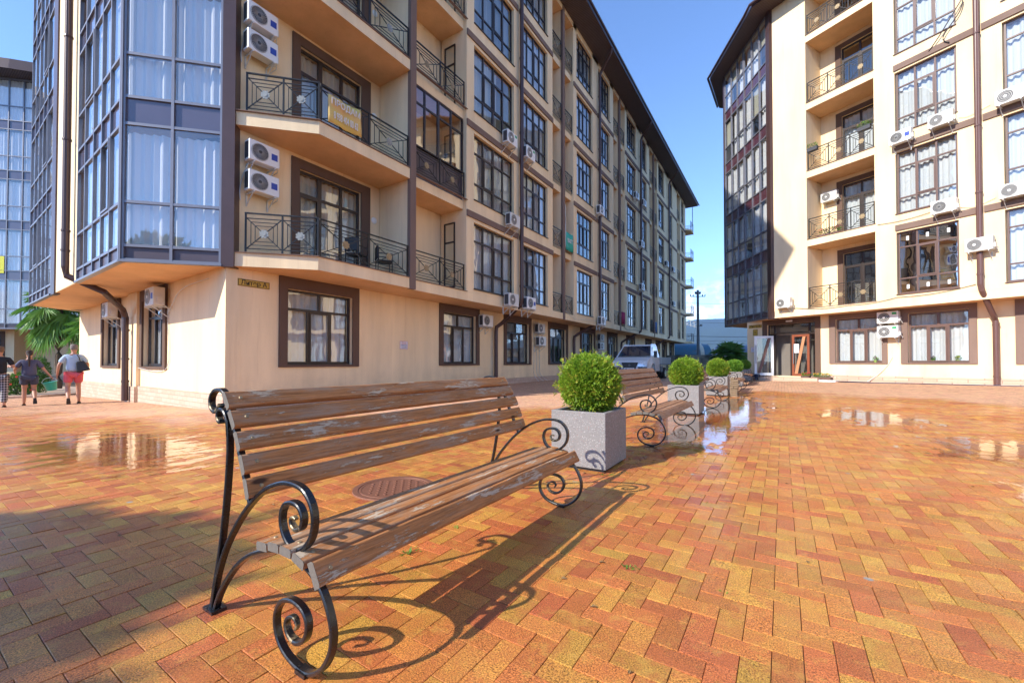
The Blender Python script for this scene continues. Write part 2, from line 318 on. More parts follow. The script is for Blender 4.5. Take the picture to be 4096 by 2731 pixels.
# wet / dry boundary
BX=[-60,-20,-12,-9,-5.7,-4.4,-2.6,-1.5,-.5,1.1,2.9,4.4,9,20]; BY=[.4,1.0,2.2,3.6,7.2,8.6,10.5,15.5,16.9,15.4,14.3,13.3,11,8]
A0=(-11.93,2.95)
def paving():
    c0=np.array([-2.397+0,0.]); p=.1003
    x0,y0=-1.0,1.0
    import itertools
    X0,X1,Y0,Y1=-38,16,-3,46
    I=np.arange(int(X0/p),int(X1/p)); J=np.arange(int(Y0/p),int(Y1/p))
    II,JJ=np.meshgrid(I,J,indexing='ij'); k=(II-JJ)%4
    res=[]
    for kk,(w_,h_) in ((0,(2,1)),(3,(1,2))):
        m=k==kk; cx=(II[m]+w_/2)*p-.043; cy=(JJ[m]+h_/2)*p-.012; res.append((cx,cy,np.full(cx.shape,w_*p/2),np.full(cx.shape,h_*p/2)))
    cx,cy,hx,hy=[np.concatenate([r[i] for r in res]) for i in range(4)]
    s,c=math.sin(YAW),math.cos(YAW)
    Xc=cx*c+cy*s; Zc=-cx*s+cy*c; D=np.hypot(cx,cy)
    vis=(Zc>.2)&(np.abs(Xc)<Zc*1.5+1.5)
    inA=(cx<-10.75)&(cy>4.55+.033*(-10.6-cx))
    sB=(cx-2.38)*.8788+(cy-22.55)*-.4772; dB=-(cx-2.38)*.4772-(cy-22.55)*.8788
    inB=(dB<-.95)&(sB>-5.0)
    lim=np.where(cx<-12,1.0,0)
    keep=vis&~inA&~inB&(cy<45.6)
    cx,cy,hx,hy,D=[a[keep] for a in (cx,cy,hx,hy,D)]
    # manhole
    n=len(cx); near=D<14
    dry=cy-np.interp(cx,BX,BY)
    pal=np.array([[.63,.345,.065],[.61,.265,.058],[.59,.205,.052],[.51,.135,.05],[.56,.165,.054]])
    pi=rng.choice(5,n,p=[.24,.27,.27,.08,.14]); t=rng.random(n)[:,None]*.5
    colr=pal[pi]*(1-t)+pal[rng.choice(5,n)]*t; colr*= (0.80+.36*rng.random(n))[:,None]
    def mk(sel,bev):
        x,y,a,b_=cx[sel],cy[sel],hx[sel],hy[sel]; m=len(x)
        jz=rng.normal(0,.0009,m); tx=rng.normal(0,.006,m); ty=rng.normal(0,.006,m)
        gap=.0006; bv=.0028
        sg=np.array([(-1,-1),(1,-1),(1,1),(-1,1)])
        def ring(inset,drop):
            vx=x[:,None]+sg[:,0]*(a-inset)[:,None]; vy=y[:,None]+sg[:,1]*(b_-inset)[:,None]
            vz=gz(vx,vy)+jz[:,None]+tx[:,None]*(vx-x[:,None])+ty[:,None]*(vy-y[:,None])-drop
            return np.stack([vx,vy,vz],-1)
        if bev:
            V=np.concatenate([ring(gap+bv,0),ring(gap+bv*.35,.0010),ring(gap,.014)],1).reshape(-1,3)
            base=np.arange(m)[:,None]*12
            q=[[0,1,2,3]]
            for r in (0,4):
                for i in range(4):
                    j=(i+1)%4; q.append([r+i,r+4+i,r+4+j,r+j])
            fc=(base[:,:,None]+np.array(q)[None]).reshape(-1,4); per=9
        else:
            V=ring(gap+.002,0).reshape(-1,3); fc=(np.arange(m)[:,None]*4+np.array([[0,1,2,3]])); per=1
        return V,fc,np.repeat(colr[sel],per,0),np.repeat(dry[sel],per)
    V1,f1,c1,d1=mk(near,True); V2,f2,c2,d2=mk(~near,False)
    V=np.concatenate([V1,V2]); fc=np.concatenate([f1,f2+len(V1)]); cc=np.concatenate([c1,c2]); dd=np.concatenate([d1,d2])
    me=bpy.data.meshes.new('paving'); me.vertices.add(len(V)); me.vertices.foreach_set('co',V.ravel())
    me.loops.add(len(fc)*4); me.loops.foreach_set('vertex_index',fc.ravel().astype(np.int32))
    me.polygons.add(len(fc)); me.polygons.foreach_set('loop_start',np.arange(len(fc),dtype=np.int32)*4)
    me.polygons.foreach_set('use_smooth',np.zeros(len(fc),bool))
    me.update(calc_edges=True)
    at=me.attributes.new('paver','FLOAT_COLOR','FACE'); at.data.foreach_set('color',np.concatenate([cc,np.ones((len(cc),1))],1).ravel())
    at=me.attributes.new('dry','FLOAT','FACE'); at.data.foreach_set('value',dd)
    me.materials.append(M['paver']); o=bpy.data.objects.new('paving',me); COL.objects.link(o)
    print('pavers',n,'polys',len(fc)); return tag(o,kind='structure')
b=NB('herringbone_clay_pavers')
pos=b.n('ShaderNodeNewGeometry').outputs['Position']
pc=b.n('ShaderNodeAttribute',attribute_name='paver').outputs['Color']; pd=b.n('ShaderNodeAttribute',attribute_name='dry').outputs['Fac']
grain=b.noise(170,4,.85,pos); gr2=b.noise(60,5,.7,pos); big=b.noise(.55,6,.62,pos); med=b.noise(2.3,7,.65,pos)
lum=b.mix(b.rng(grain,.38,.60),(.10,.08,.07),(1.40,1.34,1.2))
col=b.mix(1,pc,lum,'MULTIPLY')
col=b.mix(b.math('MULTIPLY',b.rng(b.noise(7,6,.75,pos),.46,.60),.45),col,(.47,.13,.04)); col=b.mix(b.math('MULTIPLY',b.rng(b.noise(8.7,6,.75,pos),.52,.64),.35),col,(.62,.36,.07))
stain=b.rng(b.noise(1.1,7,.72,pos),.60,.74)
col=b.mix(b.math('MULTIPLY',stain,.5),col,b.mix(1,col,(.42,.36,.34),'MULTIPLY'))
spots=b.rng(b.n('ShaderNodeTexVoronoi',{'Vector':pos,'Scale':2.1}).outputs['Distance'],.06,.045)
col=b.mix(b.math('MULTIPLY',spots,b.rng(b.noise(25,4,.6,pos),.4,.55)),col,(.27,.27,.25))
dryf=b.rng(b.math('ADD',pd,b.math('MULTIPLY',b.math('SUBTRACT',b.math('ADD',b.math('MULTIPLY',big,.7),b.math('MULTIPLY',med,.3)),.5),9.0)),-.7,.9)
dcol=b.mix(.5,col,(.74,.50,.36)); col=b.mix(dryf,col,dcol)
wet=b.math('MULTIPLY',b.math('SUBTRACT',1.0,dryf),b.rng(b.math('ADD',b.math('MULTIPLY',big,.65),b.math('MULTIPLY',med,.35)),.40,.56,.12,1.0))
rough=b.rng(wet,0,1,.75,.40)
h=b.math('ADD',b.math('MULTIPLY',grain,.7),b.math('MULTIPLY',gr2,.3))
nr=b.bump(h,.75,.0035); 
wn=b.bump(b.noise(9,3,.5,pos),.12,.004)
sh=b.bsdf(col,rough,0,nr,Coat_Weight=b.math('MULTIPLY',wet,.32),Coat_Roughness=b.rng(grain,.3,.7,.10,.32),Coat_IOR=1.33,Coat_Normal=wn,Specular_IOR_Level=.4)
M['paver']=b.done(sh)
paving()
# puddles: shallow sheets of water lying on the pavers
b=NB('puddle_water'); pos=b.n('ShaderNodeNewGeometry').outputs['Position']
ed=b.n('ShaderNodeAttribute',attribute_name='edge').outputs['Fac']
msk=b.rng(b.math('ADD',ed,b.math('MULTIPLY',b.math('SUBTRACT',b.noise(2.9,9,.74,pos,(1.6,.7,1)),.5),3.6)),.42,.54)
fa=b.n('ShaderNodeLayerWeight',{'Blend':.5}).outputs['Facing']; Fr=b.math('ADD',b.math('MULTIPLY',b.math('POWER',fa,4.2),.97),.03)
nr=b.bump(b.noise(6,4,.6,pos),.6,.004)
gl=b.n('ShaderNodeBsdfGlossy',{'Color':(1,1,1,1),'Roughness':.015,'Normal':nr}).outputs[0]; tr=b.n('ShaderNodeBsdfTransparent',{'Color':(.93,.86,.78,1)}).outputs[0]
wsh=b.n('ShaderNodeMixShader',{0:Fr,1:tr,2:gl}).outputs[0]; t0=b.n('ShaderNodeBsdfTransparent').outputs[0]
M['water']=b.done(b.n('ShaderNodeMixShader',{0:msk,1:t0,2:wsh}).outputs[0])
def puddle(poly,k_=1.7,name='puddle'):
    P=[Vector((x,y,0)) for x,y in poly]; c=sum(P,Vector())/len(P); rings=5; n=0
    # refine outline
    Q=[]
    for i in range(len(P)):
        a,b_=P[i],P[(i+1)%len(P)]
        for t in range(6): Q.append(a.lerp(b_,t/6))
    n=len(Q); V=[];E_=[]
    for r in range(rings+1):
        f_=r/rings
        for q in Q:
            p=c.lerp(q,.02+f_*1.13); V.append((p.x,p.y,g1(p.x,p.y)+.0042)); E_.append(1-f_)
    fc=[(r*n+i,(r+1)*n+i,(r+1)*n+(i+1)%n,r*n+(i+1)%n) for r in range(rings) for i in range(n)]; fc.append(tuple(range(n)))
    me=bpy.data.meshes.new(name); me.from_pydata(V,[],fc); at=me.attributes.new('edge','FLOAT','POINT'); at.data.foreach_set('value',[min(1,e*k_) for e in E_])
    me.materials.append(M['water']); o=bpy.data.objects.new(name,me); COL.objects.link(o); tag(o,kind='structure')
puddle([(-1.4,4.7),(-1.95,5.9),(-2.25,8.9),(-1.7,10.8),(-1.35,13.5),(-.95,15.6),(-.5,13.6),(-.15,11.0),(-.35,7.9),(-.6,5.6),(-.85,4.7)])
puddle([(-9.6,1.0),(-9.3,2.1),(-7.8,2.75),(-5.9,2.6),(-4.8,1.9),(-5.2,1.1),(-6.4,.65)],1.15)
puddle([(-16,.2),(-15,1.0),(-11.2,1.2),(-9.9,.9),(-11,.1)])
puddle([(.3,10.4),(1.2,12.1),(2.0,11.2),(2.3,9.7),(1.6,8.5),(.9,8.9)],1.1)
puddle([(1.2,7.2),(1.9,8.6),(2.8,8.2),(3.2,7.0),(2.3,6.3),(1.3,6.4)],1.0)
puddle([(1.4,4.9),(1.6,5.9),(2.3,6.0),(2.6,5.2),(2.0,4.5)],.9)
# ------------------------------------------------------------ manhole
b=NB('rusty_cast_iron'); M['rust']=b.done(b.bsdf(b.mix(b.noise(18,5,.7),(.16,.06,.035),(.30,.13,.075)),.6,.3,b.bump(b.noise(70,4),.4,.004)))
mh=MB(); c=(-2.86,2.52,0)
mh.lathe(c,[(.0,.006),(.27,.006),(.272,.009),(.29,.009),(.292,.004),(.298,.004),(.30,.010),(.345,.010),(.35,-.02)],48)
for i in range(-5,6):
    for j in range(-5,6):
        if math.hypot(i,j)<5.1 and (i+j)%2==0: mh.box(WF,c[0]+i*.045-.014,c[0]+i*.045+.014,c[1]+j*.045-.008,c[1]+j*.045+.008,.006,.012)
tag(mh.build('manhole_cover',M['rust'],bevel=.001),'round rusty cast iron manhole cover set in the pavers behind the nearest bench','manhole cover')
# ------------------------------------------------------------ building parts
def wavy(fr,s0,s1,d,z0,z1,amp=.035,n=None):
    m=MB(); n=n or max(8,int((s1-s0)/.035)); ph=random.random()*9
    for i in range(n+1):
        s=s0+(s1-s0)*i/n; dd=d+amp*math.sin(i*1.25+ph)+amp*.6*math.sin(i*.43+ph*2)
        m.v+=[fr.p(s,dd,z0),fr.p(s,dd,z1)]
    for i in range(n): m.f.append((2*i,2*i+2,2*i+3,2*i+1)); m.m.append(0)
    return m
def curtains(fr,s0,s1,d,z0,z1,parent,style=None,mat=None):
    r=style if style is not None else random.random(); W_=s1-s0
    if r<.07: return
    mt=mat or M[random.choice(['curtw','curtw','curtw','curtc','curtg'])]
    if r<.5: segs=[(s0,s1)]
    elif r<.75: segs=[(s0,s0+W_*.36),(s1-W_*.3,s1)]
    else: segs=[(s0,s0+W_*random.uniform(.5,.75))]
    m=MB()
    for a,b_ in segs:
        q=wavy(fr,a,b_,d,z0+.04,z1); k=len(m.v); m.v+=q.v; m.f+=[tuple(i+k for i in f) for f in q.f]; m.m+=q.m
    m.build('curtain',mt,parent,smooth=True)
def window(fr,s0,s1,z0,z1,parent,cols,rows,d=-.1,fw=.045,mat=None,sash=(),style=None,cmat=None,glassm='glass',thick=(),room=True,sill=True,tops=None,curt=True,name='window'):
    """cols/rows fractions of inner dividers; sash = list of (col,row) with opening frame"""
    mat=mat or M['frame']; m=MB(); d1=d+.03; d0=d-.04
    X=[0]+list(cols)+[1]; Z=[0]+list(rows)+[1]; W_=s1-s0; H_=z1-z0
    m.box(fr,s0,s1,d0,d1,z0,z0+fw*1.3); m.box(fr,s0,s1,d0,d1,z1-fw,z1)
    m.box(fr,s0,s0+fw,d0,d1,z0+fw*1.3,z1-fw); m.box(fr,s1-fw,s1,d0,d1,z0+fw*1.3,z1-fw)
    for i,c in enumerate(cols):
        w2=fw*(1.0 if i in thick else .62); zt=z1-fw
        if tops is not None and i not in tops: zt=z0+H_*rows[-1]
        m.box(fr,s0+c*W_-w2,s0+c*W_+w2,d0+.002,d1-.002,z0+fw*1.3,zt)
    for r in rows: m.box(fr,s0+fw,s1-fw,d0+.004,d1-.004,z0+r*H_-fw*.6,z0+r*H_+fw*.6)
    if tops=='mid': pass
    for (c,r) in sash:
        a,b_=s0+X[c]*W_+fw*.6,s0+X[c+1]*W_-fw*.6; e,f_=z0+Z[r]*H_+fw*.6,z0+Z[r+1]*H_-fw*.6; q=.045
        m.box(fr,a,b_,d1-.001,d1+.018,e,e+q); m.box(fr,a,b_,d1-.001,d1+.018,f_-q,f_); m.box(fr,a,a+q,d1-.001,d1+.018,e+q,f_-q); m.box(fr,b_-q,b_,d1-.001,d1+.018,e+q,f_-q)
    if sill: m.box(fr,s0-.05,s1+.05,d+.031,.045,z0-.03,z0-.005)
    wo=m.build(name,mat,parent)
    p=MB(); j=[random.uniform(-.004,.004) for _ in range(4)]
    for i in range(len(X)-1):
        jj=[random.uniform(-.0025,.0025) for _ in range(4)]
        a,b_=s0+X[i]*W_,s0+X[i+1]*W_
        p.face([fr.p(a,d+jj[0],z0+.02),fr.p(b_,d+jj[1],z0+.02),fr.p(b_,d+jj[2],z1-.02),fr.p(a,d+jj[3],z1-.02)])
    p.build('pane',M[glassm],wo)
    if curt: curtains(fr,s0+.02,s1-.02,d-.14,z0,z1-.05,wo,style,cmat)
    return wo
def surround(fr,s0,s1,z0,z1,i0,i1,j0,j1,parent,mat,d0=0,d1=.045,name='window_surround'):
    m=MB(); m.box(fr,s0,i0,d0,d1,z0,z1); m.box(fr,i1,s1,d0,d1,z0,z1); m.box(fr,i0,i1,d0,d1,j1,z1)
    if j0>z0+.01: m.box(fr,i0,i1,d0,d1,z0,j0)
    return m.build(name,mat,parent)
def holed_wall(fr,s0,s1,z0,z1,ops,parent,mat,d0=-.3,d1=0,name='wall'):
    m=MB(); cur=s0
    for (a,b_,c,e) in sorted(ops):
        m.box(fr,cur,a,d0,d1,z0,z1)
        if c>z0+.01: m.box(fr,a,b_,d0,d1,z0,c)
        if e<z1-.01: m.box(fr,a,b_,d0,d1,e,z1)
        cur=b_
    m.box(fr,cur,s1,d0,d1,z0,z1)
    return m.build(name,mat,parent)
def railing(fr,s0,s1,d,z0,h,n,parent,gold=True,name='balcony_railing'):
    m=MB(); t=.018; zt=z0+h
    P=lambda s,z:fr.p(s,d,z); up=(fr.n[0],fr.n[1],0)
    m.box(fr,s0-.02,s1+.02,d-.02,d+.02,zt-.03,zt)
    for i in range(n+1):
        s=s0+(s1-s0)*i/n; m.box(fr,s-.018,s+.018,d-.016,d+.016,z0,zt-.03)
    zb=z0+.10; z2=zt-.13
    m.box(fr,s0,s1,d-.009,d+.009,zb-.01,zb+.01); m.box(fr,s0,s1,d-.009,d+.009,z2-.01,z2+.01)
    for i in range(n):
        a=s0+(s1-s0)*i/n+.02; b_=s0+(s1-s0)*(i+1)/n-.02; cs,cz=(a+b_)/2,(zb+z2)/2
        for (u,v) in ((a,zb),(a,z2),(b_,zb),(b_,z2)): m.bar(P(u,v),P(cs+(u-cs)*.16,cz+(v-cz)*.16),.020,.018,up=up)
        for k,f_ in enumerate((.76,.52)):
            w2=(b_-a)/2*f_; h2=(z2-zb)/2*f_
            m.bar(P(cs-w2*1.0,cz-h2),P(cs+w2*1.0,cz-h2),.014,.014,up=up); m.bar(P(cs-w2,cz+h2),P(cs+w2,cz+h2),.014,.014,up=up)
            m.bar(P(cs-w2,cz-h2),P(cs-w2,cz+h2),.014,.014,up=up); m.bar(P(cs+w2,cz-h2),P(cs+w2,cz+h2),.014,.014,up=up)
    ro=m.build(name,M['iron'],parent)
    for i in range(n):
        q=MB(); cs=s0+(s1-s0)*(i+.5)/n; cz=(zb+z2)/2; c=Vector(P(cs,cz)); nn=Vector((fr.n[0],fr.n[1],0))
        q.cyl(c+nn*.012,nn,.082,.016,18); q.cyl(c+nn*.022,nn,.045,.014,12)
        for a in range(8):
            an=R(22.5+45*a); m2_=c+Vector((fr.d[0]*math.cos(an)*.08,fr.d[1]*math.cos(an)*.08,math.sin(an)*.08))+nn*.012; q.cyl(m2_,nn,.026,.018,8)
        q.build('rosette',M['gold' if gold else 'silver'],ro)
    return ro
def pipe(path,r,parent,name='downpipe',mat=None,collars=(),n=12):
    m=MB(); m.tube(path,r,n)
    for c in collars: m.cyl(c,(0,0,1),r*1.18,.05,n)
    return m.build(name,mat or M['brownmetal'],parent,smooth=False)
# ------------------------------------------------------------ BUILDING A (left)
A=empty('apartment_building',(-10.6,4.4,0),'long beige block with glazed corner bays and projecting balconies behind the nearest bench','apartment building')
LA=178.1; FA=F((-9.35,0),90); FW=F((-10.6,0),90)     # upper facade plane and ground floor wall plane, s = world y
FL=F((-10.6,4.4),LA,-1); FB=F((-11.93,2.95),LA,-1); FC=F((-11.93,2.95),45.9)
zA=lambda k:3.28+3.24*k if k<1 else 3.29+3.24*k
ROOFA=19.48
corner=(-10.6,4.4); lf=FL.p(14.5,0,0)[:2]; lb=(-27.0,12.0)
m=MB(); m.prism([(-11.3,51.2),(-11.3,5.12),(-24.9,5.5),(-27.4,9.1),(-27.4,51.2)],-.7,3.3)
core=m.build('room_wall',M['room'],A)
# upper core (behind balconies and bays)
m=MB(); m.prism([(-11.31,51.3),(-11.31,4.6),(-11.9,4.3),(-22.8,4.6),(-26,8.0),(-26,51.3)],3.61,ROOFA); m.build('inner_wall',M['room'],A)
o=MB()
ov=[(-9.35,51.45),(-10.75,51.45),(-10.75,4.6),(-24.0,5.1),FB.p(13.2,-.9,0)[:2],FB.p(12.35,0,0)[:2],FB.p(0,0,0)[:2],FC.p(1.9,0,0)[:2],FC.p(2.1,.0,0)[:2],(-9.22,5.78),(-9.22,8.68),(-9.35,8.68)]
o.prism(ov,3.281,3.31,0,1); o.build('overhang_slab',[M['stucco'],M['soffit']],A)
o=MB(); o.prism([(-9.352,51.4),(-10.75,51.4),(-10.75,5.2),FC.p(1.95,-.3,0)[:2],FC.p(2.08,-.004,0)[:2],(-9.222,5.78),(-9.222,8.68),(-9.352,8.68)],3.311,3.60); o.build('balcony_slab',M['stucco'],A)
for k in range(1,5):
    z=zA(k); fs=MB()
    fs.prism([(-9.5,51.3),(-10.75,51.3),(-10.75,4.6),(-23,5.0),FB.p(12.2,-.3,0)[:2],FB.p(0.1,-.3,0)[:2],FC.p(1.9,-.3,0)[:2],FC.p(2.08,-.02,0)[:2],(-9.22,5.78),(-9.22,8.68),(-9.5,8.68)],z,z+.31,0,1)
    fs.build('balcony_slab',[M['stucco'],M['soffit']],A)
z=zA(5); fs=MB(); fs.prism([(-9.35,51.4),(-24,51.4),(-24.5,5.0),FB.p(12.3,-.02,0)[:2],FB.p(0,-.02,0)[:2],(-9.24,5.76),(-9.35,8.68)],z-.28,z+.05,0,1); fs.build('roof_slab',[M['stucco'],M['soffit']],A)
# pale flashing along the balcony edge
for k in range(5):
    z=zA(k)+.31+.004
    fl=MB(); fl.box(FC,2.05,3.94,-.05,.03,z,z+.018); fl.build('balcony_flashing',M['band'],A)
    fl=MB(); fl.box(FA,5.79,8.66,.08,.165,z+.001,z+.019); fl.build('balcony_flashing',M['band'],A)
    fl=MB(); fl.box(FA,8.9,11.5,-.05,.035,z,z+.018); fl.build('balcony_flashing',M['band'],A)
# upper facade
PIERS=[(11.46,11.89),(14.58,15.22),(17.55,18.07),(20.5,20.93),(23.2,24.15),(26.2,26.83),(29.28,29.7),(32.0,33.25),(34.95,35.8),(38.4,38.88),(41.04,43.1),(44.55,46.77),(48.36,49.1),(50.4,51.45)]
WINS=[(11.89,14.58),(15.22,17.55),(20.93,23.2),(24.15,26.2),(29.7,32.0),(33.25,34.95),(38.88,41.04),(43.1,44.55),(49.1,50.4)]
BALS=[(8.88,11.46),(18.07,19.2),(19.4,20.5),(26.83,28.05),(28.25,29.28),(35.8,37.16),(37.36,38.4),(46.77,48.36)]
m=MB()
for a,b_ in PIERS: m.box(FA,a,b_,-1.2,0,3.602,ROOFA)
for a,b_ in WINS:
    for k in range(6):
        z0=zA(k-1)+2.89 if k else 3.602; z1=zA(k)+.47 if k<5 else ROOFA
        m.box(FA,a-.002,b_+.002,-.25,-.002,z0,z1)
m.build('facade_wall',M['stucco'],A)
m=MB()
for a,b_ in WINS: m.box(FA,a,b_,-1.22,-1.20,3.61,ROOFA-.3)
m.build('room_wall',M['room'],A)  # added dark sheet behind the windows, its colour standing for room shade
for (a,b_) in ((11.46,14.86),(15.0,18.07),(20.5,23.8),(23.95,26.83),(29.28,32.75),(32.9,35.8),(38.4,42.35),(42.5,46.77),(48.36,51.45)):
    for k in range(1,5): m=MB(); m.box(FA,a+.004,b_-.004,0,.05,zA(k)-.24,zA(k)-.02); m.build('band_trim',M['band'],A)
for (a,b_) in ((8.68,8.88),(19.2,19.4),(28.05,28.25),(37.16,37.36)):
    e=.13 if a<9 else 0
    m=MB(); m.box(FA,a,b_,-1.22,e,3.601,ROOFA-.02); m.build('dividing_wall',M['stucco'],A)
    m=MB(); m.box(FA,a-.015,b_+.015,e-.10,e+.025,3.27,ROOFA-.02); m.build('dividing_pilaster',M['band'],A)
wi=0
for wn_,(a,b_) in enumerate(WINS):
    for k in range(5):
        s=[(1,1)] if random.random()<.3 else ([(2,1)] if random.random()<.5 else [(1,1),(2,1)])
        st=None; cm=None
        if wn_<2 and k<2: st=.3; cm=M['curtc'] if k==1 and wn_==0 else M['curtw']
        if wn_==2 and k==1: st=.6; cm=M['curtt']
        window(FA,a+.03,b_-.03,zA(k)+.47,zA(k)+2.88,A,(.25,.5,.75),(.27,.74),d=-.13,fw=.05,sash=s,thick=(1,),style=st,cmat=cm)
# balconies: back surround, door window, side window
def bal_back(a,b_,k,first=False):
    z=zA(k)+.31
    if first:
        surround(FW,5.88,8.31,z,z+2.83,6.09,7.99,z,z+2.58,A,M['brown'])
        window(FW,6.09,7.99,z+.02,z+2.58,A,(.33,.68),(.76,),d=-.1,fw=.06,sash=[(0,0)],thick=(0,),style=.35 if k<2 else None,cmat=M['curtc'],sill=False,name='balcony_door')
    else:
        x0,x1=a+.02,a+min(.55,(b_-a)*.35)
        surround(FW,a,x1+.2,z,z+2.7,x0,x1,z,z+2.5,A,M['brown'])
        window(FW,x0+.005,x1,z+.02,z+2.5,A,(),(.75,),d=-.1,fw=.05,sill=False,curt=False,name='balcony_door')
for k in range(5):
    bal_back(0,0,k,True)
    z=zA(k)+.33
    railing(FC,2.36,3.9,-.06,z,.93,2,A,gold=False); railing(FA,5.86,8.62,.08,z,.93,2,A,gold=(k==0))
    for bi,(a,b_) in enumerate(BALS):
        bal_back(a,b_,k); dd=-.06
        railing(FA,a+.05,b_-.08,dd,z,.93,2 if bi==0 else 1,A)
    # window in the side wall of second balcony
    SW=F((-10.38,11.455),0)
    window(SW,0,.51,zA(k)+.5,zA(k)+2.86,A,(),(.7,),d=.0,fw=.045,sill=False,style=.95,curt=False,name='side_window')
# enclosed balcony on the 2nd bay, floor 3
k=1; window(FA,8.92,11.42,zA(k)+1.27,zA(k)+3.2,A,(.25,.5,.75),(.72,),d=-.16,fw=.045,thick=(1,),style=.0,glassm='glassbay',curt=False,sill=False,name='balcony_glazing')
m=MB(); m.box(FA,8.9,11.44,-.22,-.19,zA(k)+.31,zA(k)+1.26); m.build('balcony_panel',M['plum'],A)
# round wall lamps
for k in range(5):
    m=MB(); m.lathe((0,0,0),[(0,.05),(.07,.04),(.095,.02),(.1,0)],20); q=m
    V=[(-10.6+.0+v[2],8.48+v[0],zA(k)+2.2+v[1]) for v in m.v]; m.v=V; m.build('wall_lamp',M['white'],A,smooth=True)
# ground floor windows, facade side
GW=[(5.59,7.93,5.80,7.72),(11.41,13.81,11.62,13.6),(15.65,18.09,15.85,17.9),(19.92,22.34,20.1,22.15),(28.9,31.1,29.1,30.9),(38.9,41.0,39.1,40.8),(45.2,47.3,45.4,47.1)]
SHOP=((24.15,26.6),(33.3,35.6),(42.6,44.2),(48.6,50.8))
holed_wall(FW,4.42,51.3,-.4,3.279,[(c,e,1.03,2.98) for _,_,c,e in GW]+[(a+.2,b_-.2,.35,2.98) for a,b_ in SHOP],A,M['stucco'])
for k in range(5):
    ops=[(6.09,7.99,zA(k)+.31,zA(k)+2.89)]+[(a+.02,a+min(.55,(b_-a)*.35),zA(k)+.31,zA(k)+2.81) for a,b_ in BALS]
    holed_wall(FW,4.5,51.3,zA(k)+.312,zA(k+1)-.002,ops,A,M['stucco'])
for (a,b_,c,e) in GW:
    surround(FW,a,b_,.97,3.279,c,e,1.03,2.98,A,M['brown'],0,.055)
    wo=window(FW,c,e,1.04,2.98,A,(.33,.67),(.74,),d=-.14,fw=.055,tops=(),sash=[(1,0)],style=.3 if a<12 else None)
    m=MB(); m.box(FW,c+(e-c)*.5-.03,c+(e-c)*.5+.03,-.178,-.112,1.04+1.94*.74,2.94); m.build('transom_mullion',M['frame'],wo)
for (a,b_) in SHOP:
    surround(FW,a,b_,.35,3.279,a+.2,b_-.2,.35,2.98,A,M['brown'],0,.055)
    window(FW,a+.2,b_-.2,.36,2.98,A,(.33,.67),(.74,),d=-.14,fw=.055,sash=[(1,0)],curt=False,name='shop_door')
# left face ground floor
for (a,b_,c,e) in ((3.77,6.06,3.98,5.85),(8.3,10.72,8.5,10.5)):
    surround(FL,a,b_,.9,3.279,c,e,.97,2.95,A,M['brown'],0,.055)
    wo=window(FL,c,e,.98,2.95,A,(.33,.67),(.74,),d=-.14,fw=.055,sash=[(1,0)],style=.3,cmat=M['curtw'])
m=MB(); m.box(FL,6.15,7.12,0,.10,-.3,3.279); m.build('wall_pier',M['stucco'],A)
holed_wall(FL,0,14.5,-.7,3.279,[(3.98,5.85,.97,2.95),(8.5,10.5,.97,2.95)],A,M['stucco'])
# plinth
m=MB(); m.box(FL,-.06,6.14,0,.06,-.5,.36); m.box(FL,7.13,14.56,0,.06,-.6,.33); m.box(FL,6.15,7.12,.10,.14,-.5,.34); m.box(FW,4.34,51.3,0,.06,-.3,.36)
m.build('plinth',M['plinth'],A)
# glazed bays
def bay(fr,s0,s1,cols,parent,clear=False,gm='glassbay',pm='panel',zf=zA,top=ROOFA,nk=5,rowfix=None):
    W_=s1-s0; hb=.34
    for k in range(nk):
        zb=3.28 if k==0 else zf(k)-.29; zp=3.62 if k==0 else zf(k)+.33; zt=zf(k+1)-.29 if k<nk-1 else top-.02
        zm=zp+ (.95 if k else .95)
        m=MB(); X=[s0]+[s0+W_*c for c in cols]+[s1]
        for i,x in enumerate(X):
            w2=.045 if i in (0,len(X)-1) else .028
            m.box(fr,x-w2 if i else x,x+w2 if i<len(X)-1 else x,-.07,.035,zb,zt)
        for zz,t in ((zb+.03,.03),(zp,.03),(zm,.03)): m.box(fr,s0,s1,-.068,.03,zz-t,zz+t)
        if k==nk-1: m.box(fr,s0,s1,-.068,.03,zt-.1,zt)
        if k==0: m.box(fr,s0-.02,s1+.02,-.04,.07,3.255,3.31)
        wo=m.build('bay_window',M['alu'],parent)
        p=MB(); sp=MB()
        for i in range(len(X)-1):
            j=[random.uniform(-.004,.004) for _ in range(4)]
            for (za,zc) in ((zp,zm),(zm,zt)):
                p.face([fr.p(X[i],j[0],za),fr.p(X[i+1],j[1],za),fr.p(X[i+1],j[2],zc),fr.p(X[i],j[3],zc)])
        sp.box(fr,s0+.01,s1-.01,-.04,-.012,zb+.05,zp-.02)
        p.build('pane',M[gm],wo); sp.build('spandrel_panel',M['plum'] if k==0 and pm=='panel' else M[pm],wo)
        n=len(X)-1; m=MB()
        for i in range(n):
            r=random.random()
            if clear or r>.12:
                q=wavy(fr,X[i]+.02,X[i+1]-.02,-.14,zp+.03,zt-.1,.03); kk=len(m.v); m.v+=q.v; m.f+=[tuple(a+kk for a in f) for f in q.f]; m.m+=[0]*len(q.f)
            else:
                kk=len(m.v); m.box(fr,X[i]+.03,X[i+1]-.03,-.12,-.11,zm+.03,zt-.03,1)
        if m.v: m.build('curtain',[M['curtw'],M['screen']],wo,smooth=False)
        # opening sashes
        if not clear:
            q=MB(); i=random.choice([1,3]); a,b_=X[i]+.03,X[i+1]-.03
            for (u0,u1,v0,v1) in ((a,b_,zm+.03,zm+.08),(a,b_,zt-.06,zt-.01),(a,a+.05,zm+.08,zt-.06),(b_-.05,b_,zm+.08,zt-.06)): q.box(fr,u0,u1,.03,.052,v0,v1)
            q.build('sash',M['alu'],wo)
